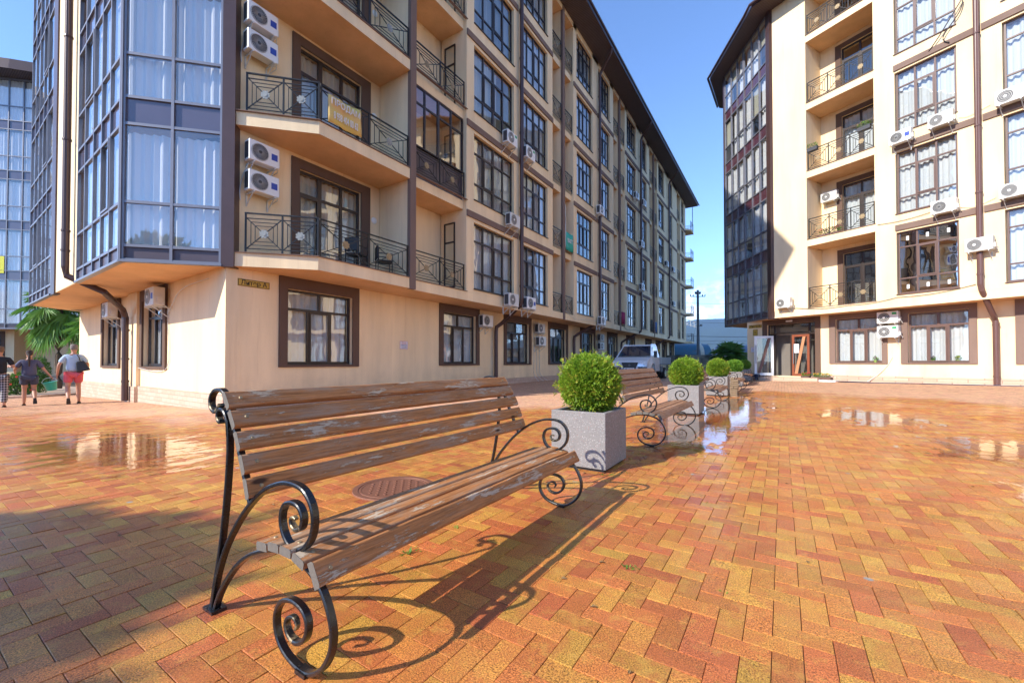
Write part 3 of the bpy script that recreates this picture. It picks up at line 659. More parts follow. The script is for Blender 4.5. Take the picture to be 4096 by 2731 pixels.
bay(FC,.0,1.9,(.487,),A,clear=True)
bay(FB,.06,4.22,(.212,.395,.585,.80),A)
bay(FB,7.9,12.3,(.22,.4,.595,.79),A)
m=MB(); m.box(FC,1.902,2.16,-.3,.05,3.25,ROOFA); m.build('corner_cladding',M['brownmetal'],A); m=MB(); m.box(FB,7.28,7.88,-.1,.04,3.25,ROOFA); m.build('corner_cladding',M['brownmetal'],A)
m=MB(); m.box(FC,-.03,.0,-.05,.06,3.25,ROOFA); m.build('corner_post',M['alu'],A); m=MB(); m.box(FB,-.01,.06,-.05,.065,3.25,ROOFA); m.build('corner_post',M['alu'],A)
m=MB(); m.box(FB,4.26,7.28,-1.0,0,3.284,ROOFA); m.build('facade_wall',M['stucco'],A)
m=MB(); m.box(FB,0.3,12.2,-1.12,-1.1,3.7,ROOFA-.3); m.box(FC,.1,1.9,-1.02,-1.0,3.7,ROOFA-.3); m.build('room_wall',M['room'],A)
FD=F(FB.p(12.35,0,0)[:2],LA-49,-1)
m=MB(); m.box(FD,0,2.6,-.2,0,3.284,ROOFA); m.build('facade_wall',M['stucco'],A)
# downpipes
P=[FB.p(4.78,.16,20),FB.p(4.78,.16,3.75),FB.p(4.80,.12,3.5),FL.p(5.6,.95,3.1),FL.p(6.5,.35,2.72),FL.p(6.62,.26,2.5),FL.p(6.65,.24,-.1)]
pipe(P,.085,A,collars=[FB.p(4.78,.16,z) for z in (4.2,4.75,7.3,10.2,13.2,16.2)]+[FL.p(6.65,.24,z) for z in (.5,1.2,2.1)])
for i,(yt,yb) in enumerate(((14.95,14.82),(23.98,22.9),(32.75,31.6),(42.4,41.2))):
    P=[(-8.25,yt-.55,19.5),(-8.35,yt-.45,19.25),(-9.05,yt-.05,18.7),(-9.18,yt-.02,18.45),(-9.2,yt,3.75),(-9.25,yt,3.5),(-10.2,yb+.1,2.78),(-10.4,yb,2.62),(-10.43,yb,2.4),(-10.43,yb,.02)]
    pipe(P,.085,A,collars=[(-9.2,yt,z) for z in (4.3,7.6,10.8,14.0,17.2)])
# roof
m=MB(); e0=[(-8.22,53.0),(-8.22,5.35),(-8.22-3.62,1.78),FB.p(12.8,1.1,0)[:2],(-25.8,5.5)]
rf=e0+[(-27,8),(-27,53)]
m.prism(rf,ROOFA-.02,ROOFA+.16,1,0,2)
ro=m.build('roof',[M['soffitwood'],M['brownmetal'],M['brownmetal']],A)
m=MB(); hp=[(-8.35,52.9),(-8.35,5.4),(-11.9,1.95),FB.p(12.7,1.0,0)[:2],(-26,9),(-26,52.9)]; cx_,cy_=-17,28
tp=[(-17,46),(-17,12),(-17,11),(-17.2,10.9),(-17.3,12),(-17.3,46)]
k=0; m.v=[(x,y,ROOFA+.161) for x,y in hp]+[(x,y,ROOFA+3.2) for x,y in tp]
for i in range(6): m.f.append((i,(i+1)%6,6+(i+1)%6,6+i)); m.m.append(0)
m.f.append(tuple(range(6,12))); m.m.append(0); m.build('roof_tiles',M['brownmetal'],ro)
m=MB(); pts=[(x,y,ROOFA+.10) for x,y in [(-8.12,53.1),(-8.12,5.3),(-11.8,1.68)]]+[(FB.p(12.9,1.2,0)[0],FB.p(12.9,1.2,0)[1],ROOFA+.10)]
m.tube(pts,.075,8); m.build('gutter',M['brownmetal'],ro,smooth=True)
# far end balconies
for k in range(5):
    z=zA(k); m=MB(); m.prism([(-9.36,51.46),(-9.36,50.9),(-8.75,51.5),(-8.75,53.2),(-11,53.2),(-11,51.46)],z,z+.2); m.build('balcony_slab',M['stucco'],A)
    railing(F((-8.8,0),90),51.5,53.15,0,z+.2,.95,1,A); railing(F((-10.9,53.15),0,-1),0,2.1,0,z+.2,.95,1,A)
m=MB(); m.bar((-8.85,53.1,zA(4)+1.15),(-8.85,53.1,ROOFA),.06); m.build('roof_post',M['iron'],A)
# ------------------------------------------------------------ BUILDING B (right)
B=empty('apartment_building',(2.38,22.55,0.2),'sunlit cream block on the right with an open glass entrance and maroon glazed corner','apartment building')
P0=(2.38,22.55); FP=F(P0,-28.5); FG=F(FP.p(0,-.9,0)[:2],-28.5)
FBC=F(FP.p(-3.25,0,0)[:2],120.5,-1)
zB=lambda k:3.24+3.14*k
ROOFB=18.45; SE=26.0
def bp(s,d): return FP.p(s,d,0)[:2]
m=MB(); m.prism([bp(-4.95,-1.6),bp(SE,-1.6),bp(SE,-12),bp(-4.95,-12)],-.2,3.2); m.build('room_wall',M['room'],B)
BW=[(1.58,3.3),(4.38,6.1),(11.1,12.9),(13.9,15.7),(20.6,22.3)]; BB=[(-1.585,.92),(6.9,9.4),(16.5,19.0)]
BP=[(.92,1.58),(3.3,4.38),(6.1,6.9),(9.4,11.1),(12.9,13.9),(15.7,16.5),(19.0,20.6),(22.3,SE)]
ops=[(-3.94,-1.72,.42,3.0),(-.9,.77,1.08,3.02),(1.6,3.3,1.08,3.04),(4.6,6.3,1.08,3.04),(7.2,9.0,1.08,3.04),(11.2,13,1.08,3.04),(14,15.8,1.08,3.04)]
holed_wall(FG,-5.0,SE,-.2,3.239,ops,B,M['stucco'])
m=MB(); m.box(FG,-5.0,-4.7,-10,-.3,-.2,3.24); m.build('side_wall',M['stucco'],B)
m=MB(); m.box(FG,-5.02,-4.2,0,.05,0,.52); m.box(FG,-1.5,SE,0,.05,0,.52); m.build('plinth',M['plinth'],B)
# upper
ch_end=FBC.p(4.74,0,0)[:2]; ch_b=FBC.p(5.3,-.9,0)[:2]
o=MB(); upoly=[bp(SE,0),bp(-3.25,0),ch_end,ch_b,bp(-7.5,-9),bp(SE,-9)]
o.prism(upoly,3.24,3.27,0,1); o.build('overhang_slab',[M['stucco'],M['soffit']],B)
o=MB(); o.prism([bp(SE,-.003),bp(-3.05,-.003),bp(-3.05,-1.9),bp(SE,-1.9)],3.271,3.55); o.build('balcony_slab',M['stucco'],B)
for k in range(1,5):
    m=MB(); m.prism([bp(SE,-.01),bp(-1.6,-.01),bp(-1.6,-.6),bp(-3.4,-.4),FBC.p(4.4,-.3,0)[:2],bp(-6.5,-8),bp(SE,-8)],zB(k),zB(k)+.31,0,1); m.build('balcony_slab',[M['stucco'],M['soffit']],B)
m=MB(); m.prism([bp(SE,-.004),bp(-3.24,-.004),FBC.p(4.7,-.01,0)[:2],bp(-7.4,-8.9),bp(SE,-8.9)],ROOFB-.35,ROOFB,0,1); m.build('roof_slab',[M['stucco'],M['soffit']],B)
m=MB(); m.box(FP,-3.25,-1.585,-.9,0,3.552,ROOFB)
for a,b_ in BP: m.box(FP,a,b_,-.9,0,3.552,ROOFB)
for a,b_ in BW:
    for k in range(6):
        z0=zB(k-1)+2.9 if k else 3.552; z1=zB(k)+.5 if k<5 else ROOFB
        m.box(FP,a-.002,b_+.002,-.25,-.002,z0,z1)
m.build('facade_wall',M['stucco'],B)
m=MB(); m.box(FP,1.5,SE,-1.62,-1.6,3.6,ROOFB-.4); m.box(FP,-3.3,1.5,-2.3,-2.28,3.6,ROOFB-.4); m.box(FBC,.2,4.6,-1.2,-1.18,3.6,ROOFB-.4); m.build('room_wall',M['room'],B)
for a,b_ in ((1.56,3.74),(3.92,6.12),(11.08,13.3),(13.5,15.72),(20.58,22.32)):
    for k in range(1,5): m=MB(); m.box(FP,a,b_,0,.05,zB(k)-.17,zB(k)+.05); m.build('band_trim',M['band'],B)
for a,b_ in BW:
    for k in range(5):
        st,cm=.3,M['curtw']
        if a<2 and k in(0,4): st=.05
        if a>4 and a<5 and k==3: cm=M['curtt']; st=.6
        window(FP,a+.03,b_-.03,zB(k)+.5,zB(k)+2.89,B,(.33,.67),(.25,.76),d=-.12,fw=.044,mat=M['frameb'],sash=[(1,1)],style=st,cmat=cm,glassm='glassr' if st==.05 else 'glass')
        if a<2 and k in (0,4):
            m=MB()
            for c in (.17,.5,.83):
                for r in (.12,.9): 
                    s_=a+(b_-a)*c; z_=zB(k)+.5+2.4*r-.1; m.box(FP,s_-.04,s_+.04,-.12,-.117,z_,z_+.16)
            m.build('window_sticker',M['white'],B)
for bi,(a,b_) in enumerate(BB):
    for k in range(5):
        z=zB(k)+.31 if k else 3.552
        c0,c1=a+.85,min(a+2.75,b_+.3)
        holed_wall(FP,a,b_+.01,z,zB(k+1)-.0 if k<4 else ROOFB-.35,[(c0,min(c1,b_-.02),z,z+(2.45 if k<4 else 1.85))],B,M['stucco'],-1.6,-1.3)
        m=MB(); m.box(FP,a-.01,a,-1.3,-.9,z,z+2.8); m.box(FP,b_,b_+.01,-1.3,-.9,z,z+2.8); m.build('side_wall',M['stucco'],B)
        sm=MB(); sm.box(FP,c0-.22,c0,-1.3,-1.26,z,z+2.65); sm.box(FP,c0,b_-.02,-1.3,-1.26,z+2.45,z+2.65); sm.build('window_surround',M['brown'],B)
        window(FP,c0,min(c1,b_-.02),z+.02,z+(2.44 if k<4 else 1.84),B,(.42,.82),(.76,),d=-1.4,fw=.055,mat=M['frame'],sash=[(0,0),(1,0)],style=.3 if k in(1,2) else .05,cmat=M['curtw'],sill=False,name='balcony_door')
        railing(FP,a+.05,b_-.05,-.07,z,.95,3,B,gold=True)
        fm=MB(); fm.box(FP,a,b_+.02,-.03,.03,z+.003,z+.02); fm.build('balcony_flashing',M['band'],B)
# ground floor windows with surrounds
for i,(a,b_,c,e) in enumerate(((-1.14,.95,-.9,.77),(1.38,3.5,1.6,3.3),(4.39,6.5,4.6,6.3),(7,9.2,7.2,9.0),(11,13.2,11.2,13),(13.8,16,14,15.8))):
    surround(FG,a,b_,1.03,3.238,c,e,1.08,3.02 if i==0 else 3.04,B,M['band'],0,.05)
    wo=window(FG,c,e,1.085,3.02,B,(.32,.66),(.74,),d=-.13,fw=.055,mat=M['frameb'],tops=(),sash=[(1,0)],style=.3,cmat=M['curtw'])
    m=MB(); m.box(FG,(c+e)/2-.04,(c+e)/2+.04,-.168,-.102,1.085+1.935*.74,2.97); m.build('transom_mullion',M['frameb'],wo)
# entrance
sm=MB(); sm.box(FG,-4.17,-3.94,0,.045,.3,3.238); sm.box(FG,-1.72,-1.5,0,.045,.3,3.238); sm.box(FG,-3.94,-1.72,0,.045,3.0,3.238); sm.build('door_surround',M['brown'],B)
m=MB(); t=.05
for (a,b_,c,e) in ((-3.94,-1.72,2.95,3.0),(-3.94,-1.72,2.44,2.52),(-3.94,-3.89,.42,3.0),(-1.77,-1.72,.42,3.0),(-3.66,-3.6,2.52,2.95),(-2.06,-1.98,.42,2.95),(-3.66,-3.6,.42,2.44),(-2.88,-2.8,.42,2.44)): m.box(FG,a,b_,-.16,-.09,c,e)
df=m.build('entrance_frame',M['frame'],B)
p=MB(); p.face([FG.p(-3.92,-.12,2.5),FG.p(-1.74,-.12,2.5),FG.p(-1.74,-.12,2.97),FG.p(-3.92,-.12,2.97)]); p.face([FG.p(-1.98,-.12,.42),FG.p(-1.77,-.12,.42),FG.p(-1.77,-.12,2.44),FG.p(-1.98,-.12,2.44)]); p.build('pane',M['glass'],df)
# lobby behind
m=MB(); m.box(FG,-4.6,-1.2,-.34,-1.5,.38,.41); m.box(FG,-4.6,-1.2,-1.5,-1.58,.4,3.2)
b=simple('lobby_cream_wall',(.80,.70,.54),.7); m.build('lobby_wall',b,B)
m=MB()
for (a,b_) in ((-3.6,-3.2),(-3.2,-2.8),(-2.8,-2.4)):
    m.box(FG,a,a+.04,-1.5,-1.46,1.2,2.3); m.box(FG,b_-.04,b_,-1.5,-1.46,1.2,2.3); m.box(FG,a,b_,-1.5,-1.46,1.16,1.2); m.box(FG,a,b_,-1.5,-1.46,2.3,2.34)
lw=m.build('lobby_window',M['white'],B)
m=MB(); m.box(FG,-3.56,-2.44,-1.49,-1.48,1.2,2.3); m.build('pane',M['black'],lw)
# red-brown leaf, half open inwards; white leaf swung open outwards
def door_leaf(fr,w_,z0,z1,mat,name,board,bm,par):
    m=MB(); q=.11
    m.box(fr,0,w_,-.03,.03,z0,z0+q*1.2); m.box(fr,0,w_,-.03,.03,z1-q,z1); m.box(fr,0,q,-.029,.029,z0+q*1.2,z1-q); m.box(fr,w_-q,w_,-.029,.029,z0+q*1.2,z1-q)
    o=m.build(name,mat,par,bevel=.004)
    p=MB(); p.face([fr.p(q,0,z0+q),fr.p(w_-q,0,z0+q),fr.p(w_-q,0,z1-q),fr.p(q,0,z1-q)]); p.build('pane',M['glass'],o)
    p=MB(); a,c=board; p.hexa([fr.p(a,.035,z0+q),fr.p(a+.13,.035,z0+q),fr.p(a+.13,.055,z0+q),fr.p(a,.055,z0+q),fr.p(c,.035,z1-q),fr.p(c+.13,.035,z1-q),fr.p(c+.13,.055,z1-q),fr.p(c,.055,z1-q)]); p.build('diagonal_board',bm,o)
    h=MB(); hx=w_-.06 if name=='white_door' else .10; h.tube([fr.p(hx,.09,z0+.6),fr.p(hx,.09,z0+1.55)],.016,8); 
    for zz in (z0+.7,z0+1.45): h.tube([fr.p(hx,.09,zz),fr.p(hx,.03,zz)],.01,6)
    h.build('pull_handle',M['steel'],o)
    return o
M['rwood']=simple('red_brown_door_wood',(.23,.065,.03),.4,0,.25,8); M['dboard']=simple('tan_laminate_board',(.48,.22,.11),.5); M['dboard2']=simple('umber_laminate_board',(.15,.07,.05),.5)
FR=F(FG.p(-2.78,-.07,0)[:2],-28.5); door_leaf(FR,.78,.42,2.44,M['rwood'],'red_door',(.13,.50),M['dboard'],B)
FWd=F(FG.p(-3.66,-.05,0)[:2],-28.5-140,-1); door_leaf(FWd,.86,.42,2.44,M['white'],'white_door',(.60,.12),M['dboard2'],B)
m=MB(); m.box(FG,-4.25,-1.4,0,.55,-.1,.37); m.build('entrance_step',M['plinth'],B)
m=MB(); m.box(FG,-3.0,-2.7,.045,.06,3.08,3.16); m.build('door_lamp',M['white'],B)
# glazed corner
FBC2=F(FBC.p(.15,0,0)[:2],120.5,-1)
bay(FBC2,.0,4.45,(.15,.315,.49,.66,.82),B,zf=zB,top=ROOFB,pm='panelr',gm='glassb')
m=MB(); m.box(FBC,-.16,.15,-.3,.05,3.2,ROOFB); m.build('corner_cladding',M['brownmetal'],B); m=MB(); m.box(FBC,4.6,4.76,-.3,.04,3.2,ROOFB); m.build('corner_cladding',M['brownmetal'],B)
m=MB(); m.box(F(ch_end,61.5,-1),0,6,-.2,0,3.25,ROOFB); m.build('side_wall',M['brown'],B)
# downpipes
for s_ in (3.83,13.4):
    P=[FP.p(s_,.14,ROOFB-.1),FP.p(s_,.14,3.75),FP.p(s_+.02,.1,3.55),FG.p(s_+.13,.35,2.72),FG.p(s_+.14,.16,2.55),FG.p(s_+.14,.14,.15)]
    pipe(P,.08,B,collars=[FP.p(s_,.14,z) for z in (4.1,6.9,9.2,12.4,15.5)]+[FG.p(s_+.14,.14,z) for z in (.6,2.4)],mat=simple('chestnut_downpipe',(.13,.065,.055),.35,0,.1,5))
# roof
rb=[bp(SE,1.0),bp(-3.45,1.0),FBC.p(.3,.9,0)[:2],FBC.p(4.9,.75,0)[:2],(-3.5,31.4),bp(-8,-9.5),bp(SE,-9.5)]
m=MB(); m.prism(rb,ROOFB-.02,ROOFB+.15,1,0,2); ro=m.build('roof',[M['soffitwood'],M['brownmetal'],M['brownmetal']],B)
m=MB(); m.tube([(x,y,ROOFB+.09) for x,y in [bp(SE,1.1),bp(-3.5,1.1),FBC.p(.3,1.0,0)[:2],FBC.p(4.95,.85,0)[:2],(-3.6,31.4)]],.07,8); m.build('gutter',M['brownmetal'],ro,smooth=True)
m=MB(); n_=len(rb); m.v=[(x,y,ROOFB+.151) for x,y in rb]+[(x*.4+bp(8,-6)[0]*.6,y*.4+bp(8,-6)[1]*.6,ROOFB+2.6) for x,y in rb]
for i in range(n_): m.f.append((i,(i+1)%n_,n_+(i+1)%n_,n_+i)); m.m.append(0)
m.f.append(tuple(range(n_,2*n_))); m.m.append(0); m.build('roof_tiles',M['brownmetal'],ro)
# wires looping along the facade
m=MB()
def wire(pts,r=.009):
    P=[]
    for i in range(len(pts)-1):
        a,b_=Vector(pts[i]),Vector(pts[i+1])
        for t in range(8): q=a.lerp(b_,t/8); q.z-=.12*math.sin(math.pi*t/8)*(a-b_).length/3; P.append(q)
    P.append(Vector(pts[-1])); m.tube(P,r,5)
wire([FP.p(-2.1,.03,3.62),FP.p(0,.03,3.50),FP.p(1.6,.03,3.62),FP.p(3.7,.03,3.78)]); wire([FP.p(1.0,.03,6.62),FP.p(2.7,.03,6.65)]); m.build('cable',M['frame'],B)
m=MB(); wire([FG.p(1.1,.03,1.3),FG.p(.9,.03,.9),FG.p(.55,.06,.5),FG.p(.3,.15,.28)],.014); m.build('hose',M['whited'],B)
# ------------------------------------------------------------ far left building
Cc=(-42.2,5.2); FX=F(Cc,45)
Cb=empty('apartment_building',(-42.2,5.2,-.4),'distant glazed block at the left edge of the photo behind the palm','apartment building')
m=MB(); FXg=F(FX.p(0,-1.4,0)[:2],45)
m.box(FXg,-14,-1.1,-6,0,-.6,3.3); m.build('wall',M['stucco'],Cb); m=MB(); m.box(FXg,-1.1,9,-8,-1.4,-.6,3.3); m.build('wall',M['stucco'],Cb)
m=MB(); m.box(FXg,-14,-1.05,0,.05,-.6,.1); m.box(FXg,-1.1,9,-1.4,-1.36,-.6,.1); m.build('plinth',M['plinth'],Cb)
m=MB(); m.box(FX,-8,6,-8,-.3,3.3,19.8); m.build('room_wall',M['room'],Cb)
m=MB(); m.box(FX,-8,6,-8,.0,3.24,3.3); m.build('overhang_slab',M['soffit'],Cb)
bay(FX,-6.6,5.4,(.083,.166,.25,.333,.417,.508,.575,.615,.68,.75,.84,.92),Cb,clear=True,zf=lambda k:3.45+3.3*k,top=19.8)
m=MB(); m.prism([FX.p(-7.6,1.3,0)[:2],FX.p(.3,1.1,0)[:2],FX.p(6.5,.5,0)[:2],FX.p(8,-9,0)[:2],FX.p(-9,-9,0)[:2]],19.8,20.1,1,0,2); m.build('roof',[M['soffitwood'],M['brownmetal'],M['brownmetal']],Cb)
m=MB(); m.prism([FX.p(-7.6,1.25,0)[:2],FX.p(.3,1.05,0)[:2],FX.p(6.5,.45,0)[:2],FX.p(8,-9,0)[:2],FX.p(-9,-9,0)[:2]],20.1,20.45,0); m.build('roof_tiles',M['brownmetal'],Cb)
surround(FXg,-2.9,-1.6,.5,3.2,-2.7,-1.8,.6,2.9,Cb,M['brown']); window(FXg,-2.7,-1.8,.6,2.9,Cb,(.5,),(.7,),d=.05,curt=False)
m=MB(); m.box(FX,-.95,-.6,.02,.03,6.9,8.0); sg=m.build('paper_notice',simple('yellow_paper',(.75,.7,.05),.6),None); tag(sg,'small yellow sale notice stuck inside the glazed block at the left edge','notice')
# ------------------------------------------------------------ BENCHES
def cr(pts,n=7):
    P=[Vector(p) for p in pts]; out_=[]
    for i in range(len(P)-1):
        a=P[max(i-1,0)]; b_=P[i]; c=P[i+1]; d=P[min(i+2,len(P)-1)]
        for t in range(n):
            u=t/n; out_.append(.5*((2*b_)+(c-a)*u+(2*a-5*b_+4*c-d)*u*u+(3*b_-a-3*c+d)*u**3))
    out_.append(P[-1]); return out_
BX0,BY0=-1.75,1.875
REAR=[(-2.012,.85),(-2.003,.76),(-2.006,.66),(-2.03,.48),(-2.066,.30),(-2.115,.13),(-2.15,.012)]
POST=[(-2.09,.912),(-2.112,.888),(-2.145,.878),(-2.178,.898),(-2.18,.938),(-2.15,.968),(-2.10,.978),(-2.055,.967),(-2.005,.922),(-1.955,.835),(-1.895,.70),(-1.85,.605),(-1.815,.53)]
SMALL=[(-2.072,.842),(-2.088,.836),(-2.106,.848),(-2.106,.876),(-2.082,.892),(-2.05,.884),(-2.028,.862),(-2.012,.83),(-2.006,.78)]
ARM=[(-2.143,.012),(-2.10,.155),(-2.03,.288),(-1.94,.403),(-1.835,.508),(-1.71,.597),(-1.60,.642),(-1.52,.655),(-1.44,.645),(-1.388,.602),(-1.372,.543),(-1.393,.478),(-1.45,.430),(-1.515,.427),(-1.562,.463),(-1.580,.518),(-1.562,.566),(-1.517,.586),(-1.468,.582),(-1.440,.550),(-1.447,.512),(-1.480,.494),(-1.510,.503),(-1.518,.524),(-1.503,.535),(-1.488,.53)]
LOW=[(-2.118,.012),(-2.063,.105),(-1.955,.222),(-1.835,.310),(-1.705,.366),(-1.601,.392),(-1.503,.395),(-1.405,.374),(-1.330,.330),(-1.284,.268),(-1.262,.20),(-1.275,.125),(-1.325,.055),(-1.405,.011),(-1.49,.013),(-1.565,.04),(-1.607,.09),(-1.612,.155),(-1.570,.212),(-1.505,.234),(-1.435,.222),(-1.405,.180),(-1.422,.124),(-1.472,.094),(-1.522,.102),(-1.545,.135),(-1.527,.166),(-1.493,.175),(-1.474,.155),(-1.487,.134)]
def bench(woodmat):
    root=empty('park_bench',(0,0,0),'','bench')
    for sy in (-1.02,1.02):
        m=MB(); prof=[(-.008,-.0115),(-.0035,-.0145),(.0035,-.0145),(.008,-.0115),(.008,.0115),(.0035,.0145),(-.0035,.0145),(-.008,.0115)]
        gs=[]
        for nm,C in (('r',REAR),('p',POST),('s',SMALL),('a',ARM),('l',LOW)):
            off={'r':0,'p':0,'s':0,'a':0,'l':0}[nm]
            path=cr([(x-BX0,sy+off,z) for x,z in C],6)
            n_=len(path)
            if nm in 'al':
                k=int(n_*.80); sc=[1]*k+[1-.45*(i/(n_-k)) for i in range(n_-k)]
                m.sweep(path[:k+1],prof,0,up=(0,1,0)); g=MB(); g.sweep(path[k:],prof,0,up=(0,1,0),scale=sc[k:]); gs.append(g)
            elif nm in 'ps':
                k=int(n_*.3); g=MB(); g.sweep(path[:k+1],prof,0,up=(0,1,0)); gs.append(g); m.sweep(path[k:],prof,0,up=(0,1,0))
            else: m.sweep(path,prof,0,up=(0,1,0))
        m.box(WF,-2.18-BX0,-2.09-BX0,sy-.03,sy+.03,0,.012); m.box(WF,-1.46-BX0,-1.40-BX0,sy-.02,sy+.02,-.012,.014)
        fo=m.build('side_frame',M['bsteel'],root,smooth=False); [g.build('scroll_tip',M['gsteel'],fo) for g in gs]
    def slat(x,z,dx,dz,w_,t,name):
        d=Vector((dx,0,dz)).normalized(); n_=Vector((-d.z,0,d.x)); 
        if n_.x<0 and abs(d.z)>.4: n_=-n_
        if abs(d.z)<=.4 and n_.z<0: n_=-n_
        c=Vector((x-BX0,0,z)); m=MB(); L2=1.055
        e=.007; pr=[(-w_/2,-t/2),(w_/2,-t/2),(w_/2,t/2-e),(w_/2-e,t/2),(-w_/2+e,t/2),(-w_/2,t/2-e)]
        NS=14; ends=[]
        for i in range(NS+1):
            y=-L2+2*L2*i/NS; jx=random.gauss(0,.0008); jz=random.gauss(0,.0008)
            for (a,b_) in pr: p=c+d*(a+jx)+n_*(b_+jz); m.v.append((p.x,y,p.z))
        q=len(pr)
        for i in range(NS):
            for j in range(q): m.f.append((i*q+j,i*q+(j+1)%q,(i+1)*q+(j+1)%q,(i+1)*q+j)); m.m.append(0)
        m.f.append(tuple(range(q))); m.m.append(1); m.f.append(tuple(NS*q+j for j in reversed(range(q)))); m.m.append(1)
        o=m.build(name,[woodmat,M['woodend']],root,bevel=.0018,seg=1)
        for sy in (-1,1):
            h=MB(); p=c+n_*(t/2+.001); p.y=sy*1.0; h.cyl(p,n_,.0095,.005,12,r2=.006); h.build('bolt_head',M['gold'],o)
    for (a,b_,c,e) in ((-2.006,.966,-1.952,.895),(-1.949,.889,-1.906,.822),(-1.896,.806,-1.860,.738),(-1.853,.720,-1.822,.648),(-1.815,.630,-1.789,.556)):
        dx,dz=c-a,e-b_; L_=math.hypot(dx,dz); n_=(-dz/L_,dx/L_)
        slat((a+c)/2+n_[0]*.014,(b_+e)/2+n_[1]*.014,dx,dz,.078,.027,'back_slat')
    for (x,z,dx,dz) in ((-1.665,.402,1,.10),(-1.583,.418,1,.08),(-1.501,.421,1,-.02),(-1.420,.409,1,-.28)): slat(x,z,dx,dz,.070,.030,'seat_slat')
    slat(-1.325,.386,.50,-.86,.086,.032,'seat_slat')
    return root
b1=bench(M['wood']); b1.location=(BX0,BY0,0)
tag(b1,'large weathered wooden bench with black iron scroll ends, nearest of the row','bench','scroll benches in a row between the planters')
b2=bench(M['woodb']); YB=[6.54,11.5,16.5,21.5]
BL=['faded reddish bench with iron scrolls just behind the nearest planter','scroll bench between the second and third planters, before the stack of pavers','scroll bench half hidden behind the stack of pavers and third planter','farthest small scroll bench, by the open white entrance door']
for i,y in enumerate(YB):
    o=b2 if i==0 else copy_tree(b2)
    x=BX0+.06*min(i,2)+.02; o.location=(x,y,g1(x,y)); o.rotation_euler=(0,0,R([-.6,.5,-.4,.8][i])); tag(o,BL[i],'bench','scroll benches in a row between the planters')
# ------------------------------------------------------------ PLANTERS and bushes
def planter():
    r=empty('planter_box',(0,0,0),'','planter'); a,b_,h,t=.30,.325,.592,.045
    m=MB(); k=0
    O=[(-a,-b_),(a,-b_),(a,b_),(-a,b_)]; I=[(-a+t,-b_+t),(a-t,-b_+t),(a-t,b_-t),(-a+t,b_-t)]
    m.v=[(x,y,.028) for x,y in O]+[(x,y,h) for x,y in O]+[(x,y,h) for x,y in I]+[(x,y,h-.09) for x,y in I]
    for i in range(4):
        j=(i+1)%4; m.f+=[(i,j,4+j,4+i),(4+i,4+j,8+j,8+i),(8+i,8+j,12+j,12+i)]; m.m+=[0]*3
    m.f+=[(3,2,1,0)]; m.m+=[0]; m.f.append((12,13,14,15)); m.m.append(0)
    m.build('box',M['planter'],r,bevel=.006)
    m=MB(); m.box(WF,-a+.03,a-.03,-b_+.03,b_-.03,0,.027); m.build('base',M['foot'],r)
    m=MB(); m.box(WF,-a+t+.001,a-t-.001,-b_+t+.001,b_-t-.001,h-.085,h-.05); m.build('soil',M['soil'],r)
    return r
def foliage_mesh(name,centers,n,rad,size,mat,wid=.16,stray=0,flat=(1,1,1),seed=1,outward=.75,depth=.35,lumps=.1,up=.25,quads=4,inner=.0):
    r_=np.random.default_rng(seed); V=[];Fc=[];T=[]
    for (c,rr) in zip(centers,rad):
        m=int(n*rr**2/sum(q**2 for q in rad))
        d=r_.normal(size=(m,3)); d/=np.linalg.norm(d,axis=1)[:,None]
        lp=r_.normal(size=(26,3)); lp/=np.linalg.norm(lp,axis=1)[:,None]
        lump=np.max(d@lp.T,axis=1); rad_=rr*(1-lumps+lumps*2.2*(lump-.75))*(1-depth*r_.random(m)**2.2); sy_=r_.random(m)<stray; rad_=np.where(sy_,rr*(1.0+.12*r_.random(m)),rad_)
        P=np.array(c)+d*rad_[:,None]*np.array(flat)
        lt=r_.random(26)[np.argmax(d@lp.T,axis=1)]
        for i in range(m):
            o=d[i]*outward+r_.normal(0,.45,3)+np.array([0,0,up]); o/=np.linalg.norm(o)
            s=np.cross(o,r_.normal(size=3)); s/=np.linalg.norm(s); nn=np.cross(o,s)
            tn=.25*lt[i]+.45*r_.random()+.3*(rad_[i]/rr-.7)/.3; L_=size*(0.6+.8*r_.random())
            for q in range(quads):
                a=r_.uniform(-.9,.9); dd=o*math.cos(a)+s*math.sin(a)+nn*r_.uniform(-.5,.5); dd/=np.linalg.norm(dd)
                w_=np.cross(dd,nn+.2*s); w_/=np.linalg.norm(w_)+1e-6; l=L_*r_.uniform(.5,1); b0=P[i]+o*L_*.15*q
                k=len(V); wd=L_*wid
                V+= [tuple(b0),tuple(b0+dd*l*.55+w_*wd),tuple(b0+dd*l),tuple(b0+dd*l*.55-w_*wd)]; Fc.append((k,k+1,k+2,k+3)); T.append(min(1,max(0,tn+r_.normal(0,.12))))
    me=bpy.data.meshes.new(name); me.from_pydata(V,[],Fc); at=me.attributes.new('tone','FLOAT','FACE'); at.data.foreach_set('value',T); me.materials.append(mat); return me
PL=planter(); PX_=-1.774
PLAB=['nearest speckled concrete planter with the scroll shadow on its front','second speckled planter in the row, standing in the puddle','third speckled planter, beside the stack of loose pavers','fourth speckled planter, partly behind a scroll bench','farthest and smallest speckled planter, close to the entrance door']
YP=[4.295,9.33,14.28,19.5,24.1]
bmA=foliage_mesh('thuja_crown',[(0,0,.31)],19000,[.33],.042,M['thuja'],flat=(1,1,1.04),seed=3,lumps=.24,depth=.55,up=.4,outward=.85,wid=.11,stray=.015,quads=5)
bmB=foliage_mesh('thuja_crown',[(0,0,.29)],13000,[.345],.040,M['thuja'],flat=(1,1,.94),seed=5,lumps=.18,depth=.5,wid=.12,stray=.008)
bmC=foliage_mesh('thuja_crown',[(0,0,.28)],8000,[.335],.042,M['thuja2'],flat=(1,1,.9),seed=8,lumps=.13,depth=.4)
